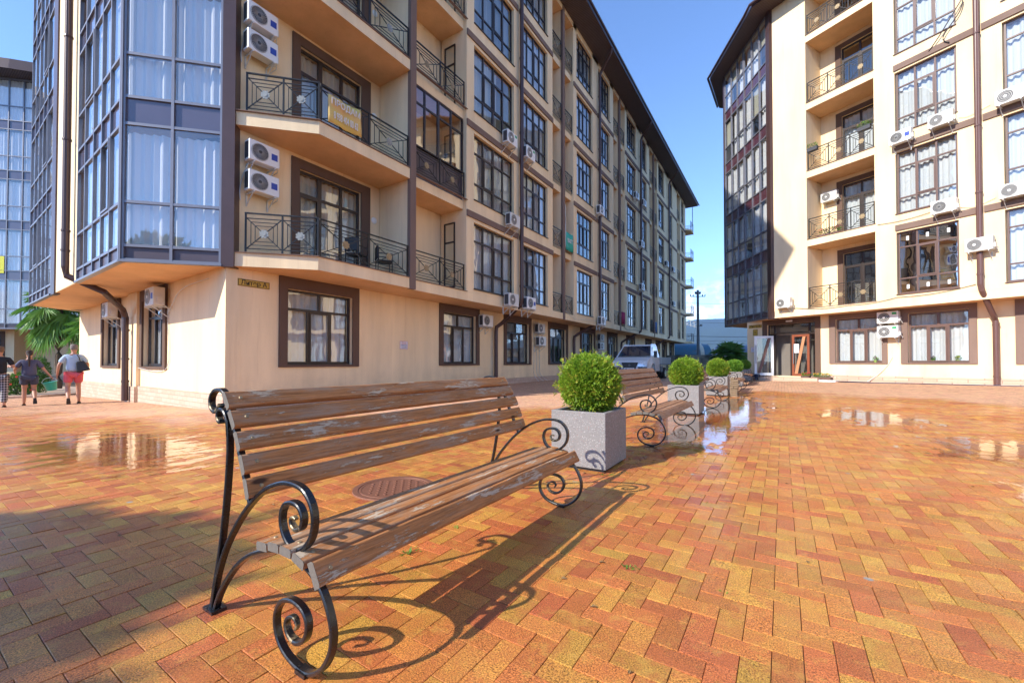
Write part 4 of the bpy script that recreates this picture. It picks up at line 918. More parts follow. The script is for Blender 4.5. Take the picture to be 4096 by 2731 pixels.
BLAB=['shaggy globe thuja in the nearest planter, the biggest bush','round yellow-green thuja in the second planter','round yellow-green thuja in the third planter','round green bush in the fourth planter','smallest round green bush, in the farthest planter']
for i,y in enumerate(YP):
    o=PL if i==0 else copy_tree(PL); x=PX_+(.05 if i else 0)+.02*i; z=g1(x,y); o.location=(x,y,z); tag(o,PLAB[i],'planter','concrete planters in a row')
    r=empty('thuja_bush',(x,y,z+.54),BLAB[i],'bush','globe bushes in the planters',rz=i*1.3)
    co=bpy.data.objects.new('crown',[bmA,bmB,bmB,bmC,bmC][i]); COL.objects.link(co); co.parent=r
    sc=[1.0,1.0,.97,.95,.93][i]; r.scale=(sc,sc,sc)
    m=MB()
    for j in range(7):
        a=j*.9; m.tube([(0.02*math.cos(a),.02*math.sin(a),-.03),(.06*math.cos(a),.06*math.sin(a),.12),(.15*math.cos(a),.15*math.sin(a),.38)],.008,5)
    t_=m.build('stems',M['bark'],None); t_.parent=r
# ------------------------------------------------------------ stack of pavers
sp=empty('paver_stack',(-1.2,13.93,g1(-1.2,13.9)),'knee-high stack of grey-brown loose pavers beside the third planter','paver stack')
M['oldpaver']=simple('grey_brown_old_paver',(.21,.145,.085),.85,0,.4,9,.5)
z=g1(-1.2,13.9)
for i in range(9):
    for j in range(2 if i<8 else 1):
        m=MB(); fr=F((-1.2+random.gauss(0,.010),13.93+random.gauss(0,.010)),-3+random.gauss(0,2) if i%2 else 87+random.gauss(0,2))
        a=(-.1,.1,-.101+.102*j,-.001+.102*j); m.box(fr,a[0],a[1],a[2],a[3],z+i*.064,z+i*.064+.056); m.build('paver',M['oldpaver'],sp,bevel=.004)
# ------------------------------------------------------------ air conditioners
def ac(kind,mark):
    r=empty('air_conditioner',(0,0,0),'','air conditioner'); w_,h_,d_=.72,.50,.26
    fr=F((0,0),0)   # s=x, outward=-y
    m=MB(); m.box(fr,-w_/2,w_/2,.12,.12+d_,0,h_); c=m.build('casing',M['white'] if kind!=1 else M['whited'],r,bevel=.018)
    m=MB(); cx_=-.11; cz=.25; n_=(0,-1,0)
    m.cyl((cx_,-.12-d_-.002,cz),n_,.205,.008,28); gr=m.build('fan_grille',M['grille'],c)
    m=MB()
    if kind==0:
        for k in range(26):
            a=2*math.pi*k/26; P=[(cx_+rr*math.cos(a+rr*3.2),-.12-d_-.010,cz+rr*math.sin(a+rr*3.2)) for rr in (.04,.09,.14,.19)]; m.tube(P,.0028,4,up=(0,1,0))
    elif kind==1:
        for k in range(13): zz=cz-.19+k*.032; hw=math.sqrt(max(0,.2**2-(zz-cz)**2)); m.bar((cx_-hw,-.12-d_-.01,zz),(cx_+hw,-.12-d_-.01,zz),.006,.008,up=(0,1,0))
    for rr in ((.05,.1,.15,.195) if kind==2 else (.195,)):
        m.sweep([(cx_+rr*math.cos(2*math.pi*i/24),-.12-d_-.011,cz+rr*math.sin(2*math.pi*i/24)) for i in range(24)],[(-.005,-.005),(.005,-.005),(.005,.005),(-.005,.005)],up=(0,1,0),closed=True)
    m.build('grille_wires',M['whited'] if kind else M['grille' if kind==9 else 'whited'],gr)
    m=MB(); m.cyl((cx_,-.12-d_-.012,cz),n_,.042,.012,16); m.build('hub',M['white'] if kind else M['grille'],gr)
    if mark: m=MB(); m.box(fr,.16,.31,.12+d_+.001,.12+d_+.004,.17 if mark=='blue' else .36,.33 if mark=='blue' else .45); m.build('sticker',M[mark],c)
    m=MB(); m.box(fr,-w_/2-.004,-w_/2+.001,.16,.12+d_-.04,.05,h_-.05); m.build('coil_panel',M['grille'],c)
    for s_ in (-.25,.25): m=MB(); m.box(fr,s_-.015,s_+.015,0,.40,-.045,-.012); m.box(fr,s_-.015,s_+.015,0,.03,-.33,-.045); m.bar(fr.p(s_,.02,-.30),fr.p(s_,.34,-.05),.02); m.build('bracket',M['whited'],r)
    m=MB(); m.box(fr,w_/2,w_/2+.05,.18,.30,.08,.24); m.tube([(w_/2+.03,-.22,.12),(w_/2+.07,-.16,.0),(w_/2+.02,-.05,-.06),(w_/2,-.0,-.1)],.012,6); m.build('pipe_cover',M['whited'],r)
    return r
ACP={(k,mk):ac(k,mk) for k,mk in ((0,'blue'),(0,None),(1,None),(2,'green'),(2,None),(1,'blue'))}
_used=set()
def put_ac(key,p,rz,label,sc=1.0):
    o=ACP[key] if key not in _used else copy_tree(ACP[key]); _used.add(key)
    o.location=p; o.rotation_euler=(0,0,R(rz)); o.scale=(sc,sc,sc); tag(o,label,'air conditioner','air conditioners on the facades')
# rz: unit faces -y at 0 ; facing +x -> 90
x0=-10.6
for key,y,z,lb in (((0,'blue'),5.05,5.78,'upper of the two blue-badged units above the lowest corner balcony'),((0,'blue'),5.05,5.08,'lower of the two blue-badged units above the lowest corner balcony'),
  ((0,'blue'),5.0,8.99,'upper of the two blue-badged units above the balcony with the yellow banner'),((0,'blue'),5.0,8.33,'lower of the two blue-badged units above the balcony with the yellow banner'),
  ((0,None),14.0,2.58,'air conditioner beside the first downpipe at ground floor level'),((1,None),18.6,2.58,'upper of the stacked pair between ground floor windows left of the nearest bush'),((2,None),18.7,1.93,'lower of the stacked pair between ground floor windows left of the nearest bush'),
  ((1,None),27.1,2.53,'upper unit of the shaded pair above the truck cab'),((2,None),27.1,1.95,'lower unit of the shaded pair above the truck cab')):
    put_ac(key,(-10.6,y,z),90,lb,.95)
for key,y,z,lb in (((2,'green'),13.9,9.77,'green-badged unit left of the first downpipe, third row of windows'),((2,'green'),15.35,9.77,'green-badged unit right of the first downpipe, third row of windows'),((1,None),14.1,6.54,'louvred unit hung left of the first downpipe, second row of windows'),
  ((1,None),14.0,3.33,'louvred unit left of the downpipe elbow below the lowest big windows'),((0,'blue'),15.4,3.36,'blue-badged unit right of the downpipe elbow below the lowest big windows'),((2,None),23.8,9.92,'unit beside the second downpipe, above the middle of the long facade'),((0,None),23.95,3.32,'unit by the elbow of the second downpipe'),
  ((2,None),32.5,9.95,'unit beside the third downpipe, upper of two'),((2,None),32.5,6.64,'unit beside the third downpipe, lower of two'),((0,None),31.1,13.25,'high unit left of the third downpipe'),((0,None),33.1,13.35,'high unit right of the third downpipe'),
  ((0,None),40.8,10.08,'unit left of the fourth downpipe'),((0,None),43.6,10.05,'unit right of the fourth downpipe, upper'),((0,None),43.6,6.64,'unit right of the fourth downpipe, lower')):
    put_ac(key,(-9.35,y,z),90,lb)
p=FL.p(3.9,0,2.64); put_ac((2,'blue') if False else (1,'blue'),p,-1.9,'unit above the right ground floor window on the sunlit end wall')
p=FL.p(8.5,0,2.6); put_ac((1,None),p,-1.9,'unit behind the sloping downpipe on the sunlit end wall')
for key,s_,z,lb in (((2,'blue') if False else (0,'blue'),1.83,9.50,'unit at the left edge of the third window row on the cream block'),((1,None),2.95,9.60,'louvred unit under the third window row of the cream block'),((0,None),3.0,6.44,'unit under the second window row, left of the downpipe'),
  ((2,None),4.6,9.55,'ring-grilled unit right of the downpipe, higher one'),((1,None),4.65,6.44,'louvred unit right of the downpipe, middle height'),((1,None),3.85,4.86,'unit mounted over the downpipe of the cream block'),((1,None),-2.5,3.66,'unit alone on the wall above the entrance')):
    put_ac(key,FP.p(s_,0,z),-28.5,lb,.92)
put_ac((2,'green'),FG.p(1.07,.0,2.68),-28.5,'upper green-badged unit between the ground floor windows of the cream block',.95)
put_ac((2,'green'),FG.p(1.07,.0,2.10),-28.5,'lower green-badged unit between the ground floor windows of the cream block',.95)
put_ac((1,None),FP.p(-1.15,-1.3,8.5),-28.5,'unit inside the balcony with the red flowers',.9)
# ------------------------------------------------------------ signs, notices, banners
M['brass']=simple('brass_sign_plate',(.50,.32,.05),.4,.15,.12,12); M['ink']=simple('dark_lettering',(.03,.02,.012),.6); M['redink']=simple('red_print',(.5,.06,.06),.6); M['paper']=simple('white_paper',(.80,.78,.82),.6,0,.04,10); M['blueink']=simple('navy_print',(.05,.06,.2),.6)
def plate(fr,s0,s1,z0,z1,d,name,label,cat,mat=None):
    m=MB(); m.box(fr,s0,s1,d,d+.015,z0,z1); o=m.build(name,mat or M['brass'],None,bevel=.003); return tag(o,label,cat)
def frame_on(fr,s0,s1,z0,z1,d,t,mat,parent,name='border'):
    m=MB(); m.box(fr,s0,s1,d,d+.004,z0,z0+t); m.box(fr,s0,s1,d,d+.004,z1-t,z1); m.box(fr,s0,s0+t,d,d+.004,z0+t,z1-t); m.box(fr,s1-t,s1,d,d+.004,z0+t,z1-t); return m.build(name,mat,parent)
def label_on(fr,s_,z,d,txt,size,mat,parent,sx=1): return text_mesh(txt,size,mat,'lettering',parent,fr.p(s_,d,z),(fr.d[0],fr.d[1],0),(0,0,1),.002,sx=sx)
o=plate(FW,4.64,5.36,2.88,3.05,.002,'building_sign','brass plate reading ЛИТЕР А on the shaded wall above the nearest bench','sign'); frame_on(FW,4.65,5.35,2.888,3.042,.018,.010,M['ink'],o); label_on(FW,5.0,2.965,.019,'Литер А',.15,M['ink'],o)
o=plate(FG,-4.90,-4.22,2.90,3.06,.002,'building_sign','brass plate reading ЛИТЕР Б beside the open entrance','sign'); frame_on(FG,-4.89,-4.23,2.908,3.052,.018,.010,M['ink'],o); label_on(FG,-4.56,2.98,.019,'Литер Б',.14,M['ink'],o)
o=plate(FG,-4.68,-4.43,2.50,2.82,.002,'wall_plaque','small square brass plaque under the sign by the entrance','plaque'); frame_on(FG,-4.67,-4.44,2.51,2.81,.018,.012,M['ink'],o); label_on(FG,-4.555,2.66,.019,'Б',.12,M['ink'],o)
def notice(fr,s0,s1,z0,z1,label):
    o=plate(fr,s0,s1,z0,z1,.002,'wall_notice',label,'notice',M['paper']); frame_on(fr,s0,s1,z0,z1,.0175,.008,M['redink'],o)
    c=(s0+s1)/2; h=z1-z0
    for i,(t,m_) in enumerate((('ПРАВИЛА ПОВЕДЕНИЯ','redink'),('В ЖИЛОМ КОМПЛЕКСЕ','redink'),('ЗАПРЕЩАЕТСЯ ПАРКОВКА','blueink'),('И МУСОР НА ПЛОЩАДИ','blueink'),('ТЕЛЕФОН ДЛЯ СПРАВОК','blueink'))): label_on(fr,c,z1-h*(.17+.165*i),.0185,t,h*.10,M[m_],o,.72)
    return o
notice(FW,9.54,9.88,1.53,1.80,'small white notice with red border alone on the shaded wall between windows'); notice(FG,-4.80,-4.46,1.62,1.90,'small white notice with red border left of the open white door')
pp=MB(); pp.box(FR,.12,.34,.06,.064,1.55,1.98); o=tag(pp.build('door_notice',M['paper'],None),'white sheet of paper taped to the red entrance door','notice')
for i,t in enumerate(('Объявление','уважаемые жильцы','дверь закрывать','администрация')): label_on(FR,.23,1.92-.09*i,.0655,t,.034,M['ink'],o,.6)
# banner
b=NB('yellow_banner_vinyl'); M['banner']=b.done(b.bsdf(b.mix(b.rng(b.noise(2.5,4),.4,.6),(.66,.50,.13),(.70,.42,.14)),.6)); M['bwhite']=simple('pale_banner_print',(.72,.68,.66),.6)
def banner(fr,s0,s1,d,zf0,zf1,mat,name,label):
    m=MB(); n=16
    for i in range(n+1):
        u=i/n; s_=s0+(s1-s0)*u; dd=d+.02*math.sin(u*9)+.012*math.sin(u*23)
        for j in range(5): v=j/4; z=zf0(u)*(1-v)+zf1(u)*v; m.v.append(fr.p(s_,dd+.012*math.sin(v*5+u*7),z))
    for i in range(n):
        for j in range(4): m.f.append((i*5+j,(i+1)*5+j,(i+1)*5+j+1,i*5+j+1)); m.m.append(0)
    o=m.build(name,mat,None,smooth=True); so=o.modifiers.new('s','SOLIDIFY'); so.thickness=.004; return tag(o,label,'banner')
z=zA(1)
o=banner(FA,5.97,6.92,.19,lambda u:z+.37+.03*u,lambda u:z+1.06+.04*u-.02*math.sin(u*3.1),M['banner'],'sale_banner','yellow cloth banner with a phone number tied to the corner balcony railing')
label_on(FA,6.44,z+.90,.235,'ПРОДАМ',.215,M['bwhite'],o,.86); label_on(FA,6.44,z+.58,.235,'8 938 404 00 62',.25,M['bwhite'],o,.42)
M['greenb']=simple('green_banner_vinyl',(.03,.38,.27),.6,0,.15,3)
o=banner(FA,19.46,20.36,.04,lambda u:z+.36,lambda u:z+1.28,M['greenb'],'green_banner','green cloth banner with white figures hung on a small balcony far along the facade')
label_on(FA,19.9,z+.86,.085,'938-87ТТ',.30,M['bwhite'],o,.55)
# balcony chairs
def bchair(p,rz,label):
    r=empty('balcony_chair',(0,0,0),label,'chair','dark chairs on the lowest corner balcony'); m=MB(); m.box(WF,-.22,.22,-.22,.22,.42,.46); m.build('seat',M['black'],r,bevel=.01)
    m=MB(); m.box(WF,-.22,.22,.19,.23,.5,.88); m.build('backrest',M['black'],r,bevel=.02)
    for x in (-.2,.2):
        for y in (-.2,.2): m=MB(); m.bar((x,y,0),(x,y,.42 if y<0 else .86),.022); m.build('leg',M['iron'],r)
    for x in (-.22,.22): m=MB(); m.bar((x,-.2,.64),(x,.2,.64),.025); m.bar((x,-.2,.42),(x,-.2,.64),.02); m.build('armrest',M['iron'],r)
    r.location=p; r.rotation_euler=(0,0,R(rz))
bchair((-9.85,7.3,zA(0)+.33),200,'dark chair on the lowest corner balcony, left of two'); bchair((-9.85,8.25,zA(0)+.33),150,'dark chair on the lowest corner balcony, right of two')
# flowers and pots on the cream block
def potplant(p,h,label,col,box=None,n=60):
    r=empty('potted_flowers',p,label,'flowers'); m=MB()
    if box: m.box(F((p[0],p[1]),-28.5),-box[0]/2,box[0]/2,-box[1]/2,box[1]/2,p[2],p[2]+box[2])
    else: m.lathe(p,[(0,0),(.045,0),(.06,.10),(.055,.10),(0,.09)],12)
    m.build('pot',simple('glazed_pot',box[3] if box else (.3,.4,.1),.6),r)
    hb=box[2] if box else .1
    me=foliage_mesh('leaves',[(0,0,hb+h*.45)],n*3,[h*.5],.05,M['weed'],seed=int(p[0]*97)%999,flat=((box[0]/h if box else 1),1,1),quads=3); o=bpy.data.objects.new('leaves',me); COL.objects.link(o); o.parent=r
    if box: o.rotation_euler=(0,0,R(-28.5))
    m=MB()
    for i in range(n//4):
        a=random.uniform(-1,1)*(box[0]/2 if box else .05); q=F((p[0],p[1]),-28.5).p(a,random.uniform(-.06,.06),p[2]+hb+h*random.uniform(.6,1.0)); m.cyl(q,(0,-.3,1),.022,.02,7)
    m.build('blossoms',simple('petals',col,.6),r)
potplant(FG.p(-1.35,.25,.30),.16,'flower box with orange and yellow blooms right of the entrance',(.7,.35,.03),(.75,.2,.12,(.13,.07,.05)),80)
potplant(FG.p(-2.0,.30,.37),.16,'pot of crimson flowers by the red entrance door',(.55,.02,.08),(.35,.18,.08,(.1,.06,.05)),60)
m=MB(); m.box(FG,-1.6,-.75,.12,.42,.16,.29); tag(m.build('white_block',M['white'],None,bevel=.01),'long white block carrying the flower box right of the entrance','block')
for s_,c_,lb in ((.5,(.5,.1,.4),'small potted pink flower inside the left ground floor window'),(2.25,(.5,.2,.5),'small green potted plant inside the right ground floor window'),(2.95,(.7,.65,.1),'small potted yellow flower inside the right ground floor window')): potplant(FG.p(s_,-.1,1.09) if s_<1 else FG.p(s_,-.2,1.09),.14,lb,c_,n=24)
potplant(FP.p(-.9,-.5,zB(1)+.32),.3,'red flowers on the second balcony of the cream block',(.6,.02,.03),(.9,.3,.15,(.2,.1,.08)),160)
potplant(FP.p(-1.4,-.12,zB(2)+1.2),.2,'dark window box of straggly herbs on the balcony railing, left end',(.3,.25,.1),(.45,.16,.16,(.04,.04,.05)),40)
potplant(FP.p(.55,-.12,zB(2)+1.2),.2,'dark window box on the same balcony railing, right end',(.3,.25,.1),(.45,.16,.16,(.04,.04,.05)),40)
# doormats, hand truck by the door
m=MB(); m.box(FG,-.65,.35,.15,.5,.24,.262); tag(m.build('rubber_mat',M['black'],None),'dark rubber mat on the pavers right of the flower box','mat')
r=empty('equipment_cart',FG.p(-4.3,.75,.2),'low dark blue metal cart on the ground left of the open white door','cart'); M['navy']=simple('navy_paint',(.02,.04,.09),.4,.3)
m=MB(); m.box(FG,-4.7,-3.95,.65,.95,.36,.44); m.build('deck',M['navy'],r,bevel=.01); m=MB(); m.cyl(FG.p(-4.0,.8,.42),(FG.n[0],FG.n[1],0),.09,.22,14); m.build('motor',M['navy'],r)
for s_ in (-4.65,-4.05):
    m=MB(); m.box(FG,s_-.03,s_+.03,.7,.9,.2,.36); m.build('leg',M['navy'],r)
# hose on ground along cream block
m=MB(); m.tube(cr([FG.p(-.6,.5,.25),FG.p(.6,.62,.25),FG.p(1.7,.5,.27),FG.p(3.0,.62,.29),FG.p(5,.5,.31),FG.p(8,.6,.34)],6),.018,6); tag(m.build('garden_hose',M['navy'],None),'dark hose lying along the foot of the cream block','hose')
# ------------------------------------------------------------ TRUCK
def truck():
    r=empty('flatbed_truck',(0,0,0),'white flatbed truck with grey bumper and silver side boards parked in the shade','truck')
    M['tw']=simple('white_truck_paint',(.72,.73,.75),.25,0,.04,2,Coat_Weight=.5); M['tg']=simple('grey_bumper_plastic',(.10,.11,.13),.5); M['tgl']=simple('tinted_truck_glass',(.02,.03,.05),.06,0,.2,2,Coat_Weight=1)
    M['tb']=simple('silver_side_board',(.36,.37,.38),.4,.4,.1,6); M['tyre']=simple('tyre_rubber',(.02,.02,.02),.8); M['lamp']=simple('clear_headlamp',(.75,.77,.8),.1,.3,.1,20,Coat_Weight=1)
    prof=[(.02,.62,.90),(.0,.80,.90),(.06,1.02,.89),(.16,1.10,.88),(.80,1.33,.91),(1.46,1.97,.74),(1.62,2.05,.72),(2.45,2.07,.74),(2.58,2.0,.76),(2.62,1.30,.92),(2.62,.55,.93),(1.52,.55,.94),(1.46,.85,.94),(1.25,1.0,.94),(.95,1.0,.94),(.72,.85,.93),(.66,.55,.92)]
    m=MB(); n=len(prof); m.v=[(-h,y,z) for y,z,h in prof]+[(h,y,z) for y,z,h in prof]
    for i in range(n): m.f.append((i,(i+1)%n,n+(i+1)%n,n+i)); m.m.append(0)
    lo=[0,1,2,3,4,9,10,11,12,13,14,15,16]; hi=[4,5,6,7,8,9]
    for q in (lo,hi): m.f+=[tuple(q),tuple(reversed([n+i for i in q]))]; m.m+=[0,0]
    body=m.build('cab',M['tw'],r,bevel=.035,seg=3)
    m=MB(); hx=.84; q=[(-hx,.845,1.3736),(hx,.845,1.3736),(.71,1.44,1.9506),(-.71,1.44,1.9506)]; nn=Vector((0,-.70,.72))*.02
    m.face([tuple(Vector(p)+nn) for p in q]); m.build('windshield',M['tgl'],body)
    m=MB(); q2=[(-.70,.83,1.36),(.70,.83,1.36),(.60,1.47,1.96),(-.60,1.47,1.96)]
    m.box(WF,-.86,.86,.80,.86,1.30,1.37); m.build('cowl',M['black'],body)
    for sx in (-1,1):
        m=MB(); m.face([(sx*.875,1.10,1.36),(sx*.90,2.2,1.33),(sx*.775,2.15,1.93),(sx*.775,1.58,1.93)]); m.v=[(x+sx*.014,y,z) for x,y,z in m.v]; m.build('side_window',M['tgl'],body)
        m=MB(); m.box(WF,min(sx*.98,sx*1.14),max(sx*.98,sx*1.14),.98,1.06,1.30,1.66); m.bar((sx*.9,1.1,1.35),(sx*1.0,1.03,1.45),.03); m.build('mirror',M['black'],body,bevel=.02)
        m=MB(); c=[(sx*.40,-.012,.80),(sx*.82,.03,.80),(sx*.86,.12,.90),(sx*.84,.13,1.02),(sx*.66,.07,1.04),(sx*.46,.02,.93)]; m.face(c); m.v=[(x,y-.02,z) for x,y,z in m.v]; k=len(m.v); m.v+=[(x,y+.08,z) for x,y,z in m.v]
        for i in range(6): m.f.append((i,(i+1)%6,6+(i+1)%6,6+i)); m.m.append(0)
        m.build('headlight',M['lamp'],body,bevel=.01)
        m=MB(); m.box(WF,min(sx*.955,sx*.965),max(sx*.955,sx*.965),2.25,2.4,1.18,1.21); m.build('door_handle',M['black'],body)
    m=MB(); m.box(WF,-.93,.93,-.07,.12,.42,.66); m.box(WF,-.88,-.44,-.05,.10,.66,.78); m.box(WF,.44,.88,-.05,.10,.66,.78); m.build('bumper',M['tg'],body,bevel=.03,seg=3)
    m=MB(); m.face([(-.42,-.035,1.02),(.42,-.035,1.02),(.28,-.06,.62),(-.28,-.06,.62)]); k=MB(); m.v+=[(x,y+.1,z) for x,y,z in m.v]; m.f+=[(0,1,5,4),(1,2,6,5),(2,3,7,6),(3,0,4,7)]; m.m+=[0]*4
    g_=m.build('grille',M['black'],body); m=MB()
    for z in (.80,.87,.94): m.box(WF,-.34,.34,-.07,-.05,z,z+.012)
    m.cyl((0,-.07,.87),(0,1,0),.06,.02,6); m.build('grille_bars',M['tg'],g_)
    m=MB(); m.box(WF,-.26,.26,-.10,-.085,.60,.72); p=m.build('number_plate',M['paper'],body); text_mesh('в801рр193',.115,M['ink'],'lettering',p,(0,-.102,.66),(1,0,0),(0,0,1),.001,sx=.85)
    m=MB(); m.bar((-.6,.80,1.40),(-.05,.79,1.41),.015); m.bar((.05,.80,1.40),(.6,.79,1.41),.015); m.build('wiper',M['black'],body)
    m=MB(); m.box(WF,-1.0,1.0,2.75,5.4,.86,.92); m.build('bed',M['tg'],r)
    for (a,b_,c,e) in ((-1.0,-.965,2.75,5.4),(.965,1.0,2.75,5.4),(-.96,.96,2.75,2.785),(-.96,.96,5.365,5.4)):
        m=MB(); m.box(WF,a,b_,c,e,.925,1.33)
        for z in (1.03,1.19): m.box(WF,a-.012,b_+.012,c+.1 if e-c>1 else c-.012,e-.1 if e-c>1 else e+.012,z,z+.035)
        m.build('side_board',M['tb'],r)
    m=MB(); m.box(WF,-.42,-.32,.6,5.3,.6,.86); m.box(WF,.32,.42,.6,5.3,.6,.86); m.box(WF,.7,.96,2.8,3.3,.45,.8); m.build('chassis',M['tg'],r)
    for sx in (-1,1):
        for y in (1.10,4.15):
            o=None
            m=MB(); m.cyl((sx*.83,y,.345),(1,0,0),.345,.2,28); 
            if y>2: m.cyl((sx*.58,y,.345),(1,0,0),.345,.2,28)
            o=m.build('tyre',M['tyre'],r,bevel=.02); m=MB(); m.cyl((sx*.935,y,.345),(1,0,0),.21,.012,20); m.cyl((sx*.945,y,.345),(1,0,0),.07,.03,12); m.build('rim',M['whited'],o)
    return r
t=truck(); t.location=(-6.6,21.3,g1(-6.9,23)); t.rotation_euler=(0,0,R(1.5)); t.scale=(1,1,.93)
r=empty('road_barrow_tools',(-6.9,24.6,g1(-6.9,24)+.92),'tools with yellow knobbed handles standing in the truck bed','tools'); M['yel']=simple('yellow_plastic',(.65,.42,.03),.5)
for i,(dx,dy,h) in enumerate(((.55,-.1,1.0),(.78,.15,.86))):
    m=MB(); a=(-6.9+dx,24.6+dy,1.08); b_=(-6.9+dx+.16,24.6+dy+.05,1.08+h*.8); m.bar(a,b_,.03); o=m.build('handle',M['iron'],r); m=MB(); m.cyl(b_,(.2,.05,1),.055,.1,12); m.build('knob',M['yel'],o)
m=MB(); m.box(WF,-6.6,-6.05,24.3,24.9,1.09,1.42); m.build('tool_body',M['black'],r,bevel=.04)
# ------------------------------------------------------------ PEOPLE
def skin(name,chains,mat,parent,sub=2,smooth=True):
    V=[];Rr=[];E_=[];idx={}
    for ch in chains:
        prev=None
        for (p,rr) in ch:
            key=tuple(round(c,4) for c in p)
            if key not in idx: idx[key]=len(V); V.append(p); Rr.append(rr)
            i=idx[key]
            if prev is not None and prev!=i: E_.append((prev,i))
            prev=i
    me=bpy.data.meshes.new(name); me.from_pydata(V,E_,[]); me.materials.append(mat); o=bpy.data.objects.new(name,me); COL.objects.link(o)
    sk=o.modifiers.new('skin','SKIN'); sk.use_smooth_shade=True; sk.branch_smoothing=.3
    d=me.skin_vertices[0].data
    for i,rr in enumerate(Rr): d[i].radius=(rr,rr) if not isinstance(rr,tuple) else rr
    d[0].use_root=True
    ss=o.modifiers.new('sub','SUBSURF'); ss.levels=sub; ss.render_levels=sub
    if parent is not None: o.parent=parent
    return o
M['skin']=simple('tanned_skin',(.48,.24,.15),.5,0,.08,8); 
def person(loc,rz,sc,P,label):
    r=empty('person',loc,label,'person',None,rz); r.scale=(sc,)*3
    hip=Vector((0,0,.93)); 
    def leg(side,knee,ank,toe): return [((0,0,.93),.105),((side*.09,0,.88),.095),(knee,.058),((Vector(knee)*.45+Vector(ank)*.55)[:],.058),(ank,.036),(toe,.034)]
    L_=P
    ch=[[((0,0,.93),(.125,.10)),((0,0,1.10),(.12,.095)),((0,.0,1.28),(.14,.10)),((0,0,1.42),(.115,.085)),((0,.0,1.50),.052),((0,.015,1.54),.058),((0,.03,1.62),(.084,.10)),((0,.03,1.71),(.080,.098))]]
    ch.append(leg(-1,*P['legL'])); ch.append(leg(1,*P['legR']))
    for sd,key in ((-1,'armL'),(1,'armR')):
        sh=(sd*.175,0,1.41); el,wr=P[key]; ch.append([((0,0,1.42),.09),(sh,.047),(el,.040),(wr,.027)])
        w_=Vector(wr); d=(w_-Vector(el)).normalized(); pm=w_+d*.055; ch.append([(wr,.027),(tuple(pm),(.036,.016))])
        sx=d.cross(Vector((1,0,0))).normalized()
        for k in range(4):
            o_=sx*(-.026+.0175*k); b_=pm+d*.025+o_; cu=Vector((-sd*.012,0,0)); ln=(.06,.07,.066,.052)[k]
            ch.append([(tuple(pm),.016),(tuple(b_),.009),(tuple(b_+d*ln*.5+cu*.4),.008),(tuple(b_+d*ln+cu*1.6),.006)])
        th=w_+d*.02; ch.append([(wr,.027),(tuple(th-sx*.03),.010),(tuple(th-sx*.042+d*.035),.008)])
    skin('body',ch,M['skin'],r)
    # ears, nose
    m=MB()
    for sd in (-1,1): m.cyl((sd*.079,.02,1.655),(1,0,0),.028,.014,12)
    m.build('ears',M['skin'],None,smooth=True).parent=r
    m=MB(); m.sweep([(0,.115,1.66),(0,.135,1.635),(0,.118,1.628)],[(-.01,-.01),(.01,-.01),(.01,.01),(-.01,.01)]); m.build('nose',M['skin'],None).parent=r
    m=MB()
    for sd in (-1,1): m.cyl((sd*.03,.118,1.67),(0,1,0),.012,.006,10)
    m.build('eyes',M['ink'],None).parent=r
    m=MB(); m.box(WF,-.025,.025,.112,.118,1.598,1.606); m.build('mouth',M['redink'],None).parent=r
    # shirt, shorts
    s=P['shirt']; e1=lambda el,sd:tuple(Vector((sd*.185,0,1.41)).lerp(Vector(el),.80))
    b_=P.get('bulk',1)
    skin('shirt',[[((0,0,P['hem']),(.165*b_,.125*b_)),((0,0,1.12),(.155*b_,.125*b_)),((0,0,1.28),(.165*b_,.12*b_)),((0,0,1.415),(.13,.09)),((0,.0,1.47),(.07,.065))],[((0,0,1.415),.1),((-.165,0,1.405),.076),(e1(P['armL'][0],-1),.066*b_)],[((0,0,1.415),.1),((.165,0,1.405),.076),(e1(P['armR'][0],1),.066*b_)]],s,r)
    kl,kr=Vector(P['legL'][0]),Vector(P['legR'][0]); f_=P['shortlen']
    hl,hr=Vector((-.1,0,.88)),Vector((.1,0,.88))
    if f_>1: al,ar=Vector(P['legL'][1]),Vector(P['legR'][1]); cl=[[((0,0,.95),(.15,.12)),(tuple(hl),.115),(tuple(kl),.085),(tuple(kl.lerp(al,.9)),.075)],[((0,0,.95),.12),(tuple(hr),.115),(tuple(kr),.085),(tuple(kr.lerp(ar,.9)),.075)]]
    else: cl=[[((0,0,.95),(.155*b_,.12)),(tuple(hl),.112*b_),(tuple(hl.lerp(kl,f_)),.092*b_)],[((0,0,.95),.12),(tuple(hr),.112*b_),(tuple(hr.lerp(kr,f_)),.092*b_)]]
    skin('shorts' if f_<=1 else 'trousers',cl,P['pants'],r)
    hc=[[((0,-.02,1.585),(.072,.06)),((0,-.014,1.62),(.088,.084)),((0,-.005,1.67),(.094,.098)),((0,.012,1.725),(.094,.106)),((0,.02,1.765),(.07,.08))]]
    if P.get('pony'): hc.append([((0,-.005,1.67),(.094,.098)),((0,-.11,1.60),.028),((0,-.14,1.50),.036),((0,-.14,1.36),.028),((0,-.135,1.24),.014)])
    skin('hair',hc,P['hair'],r)
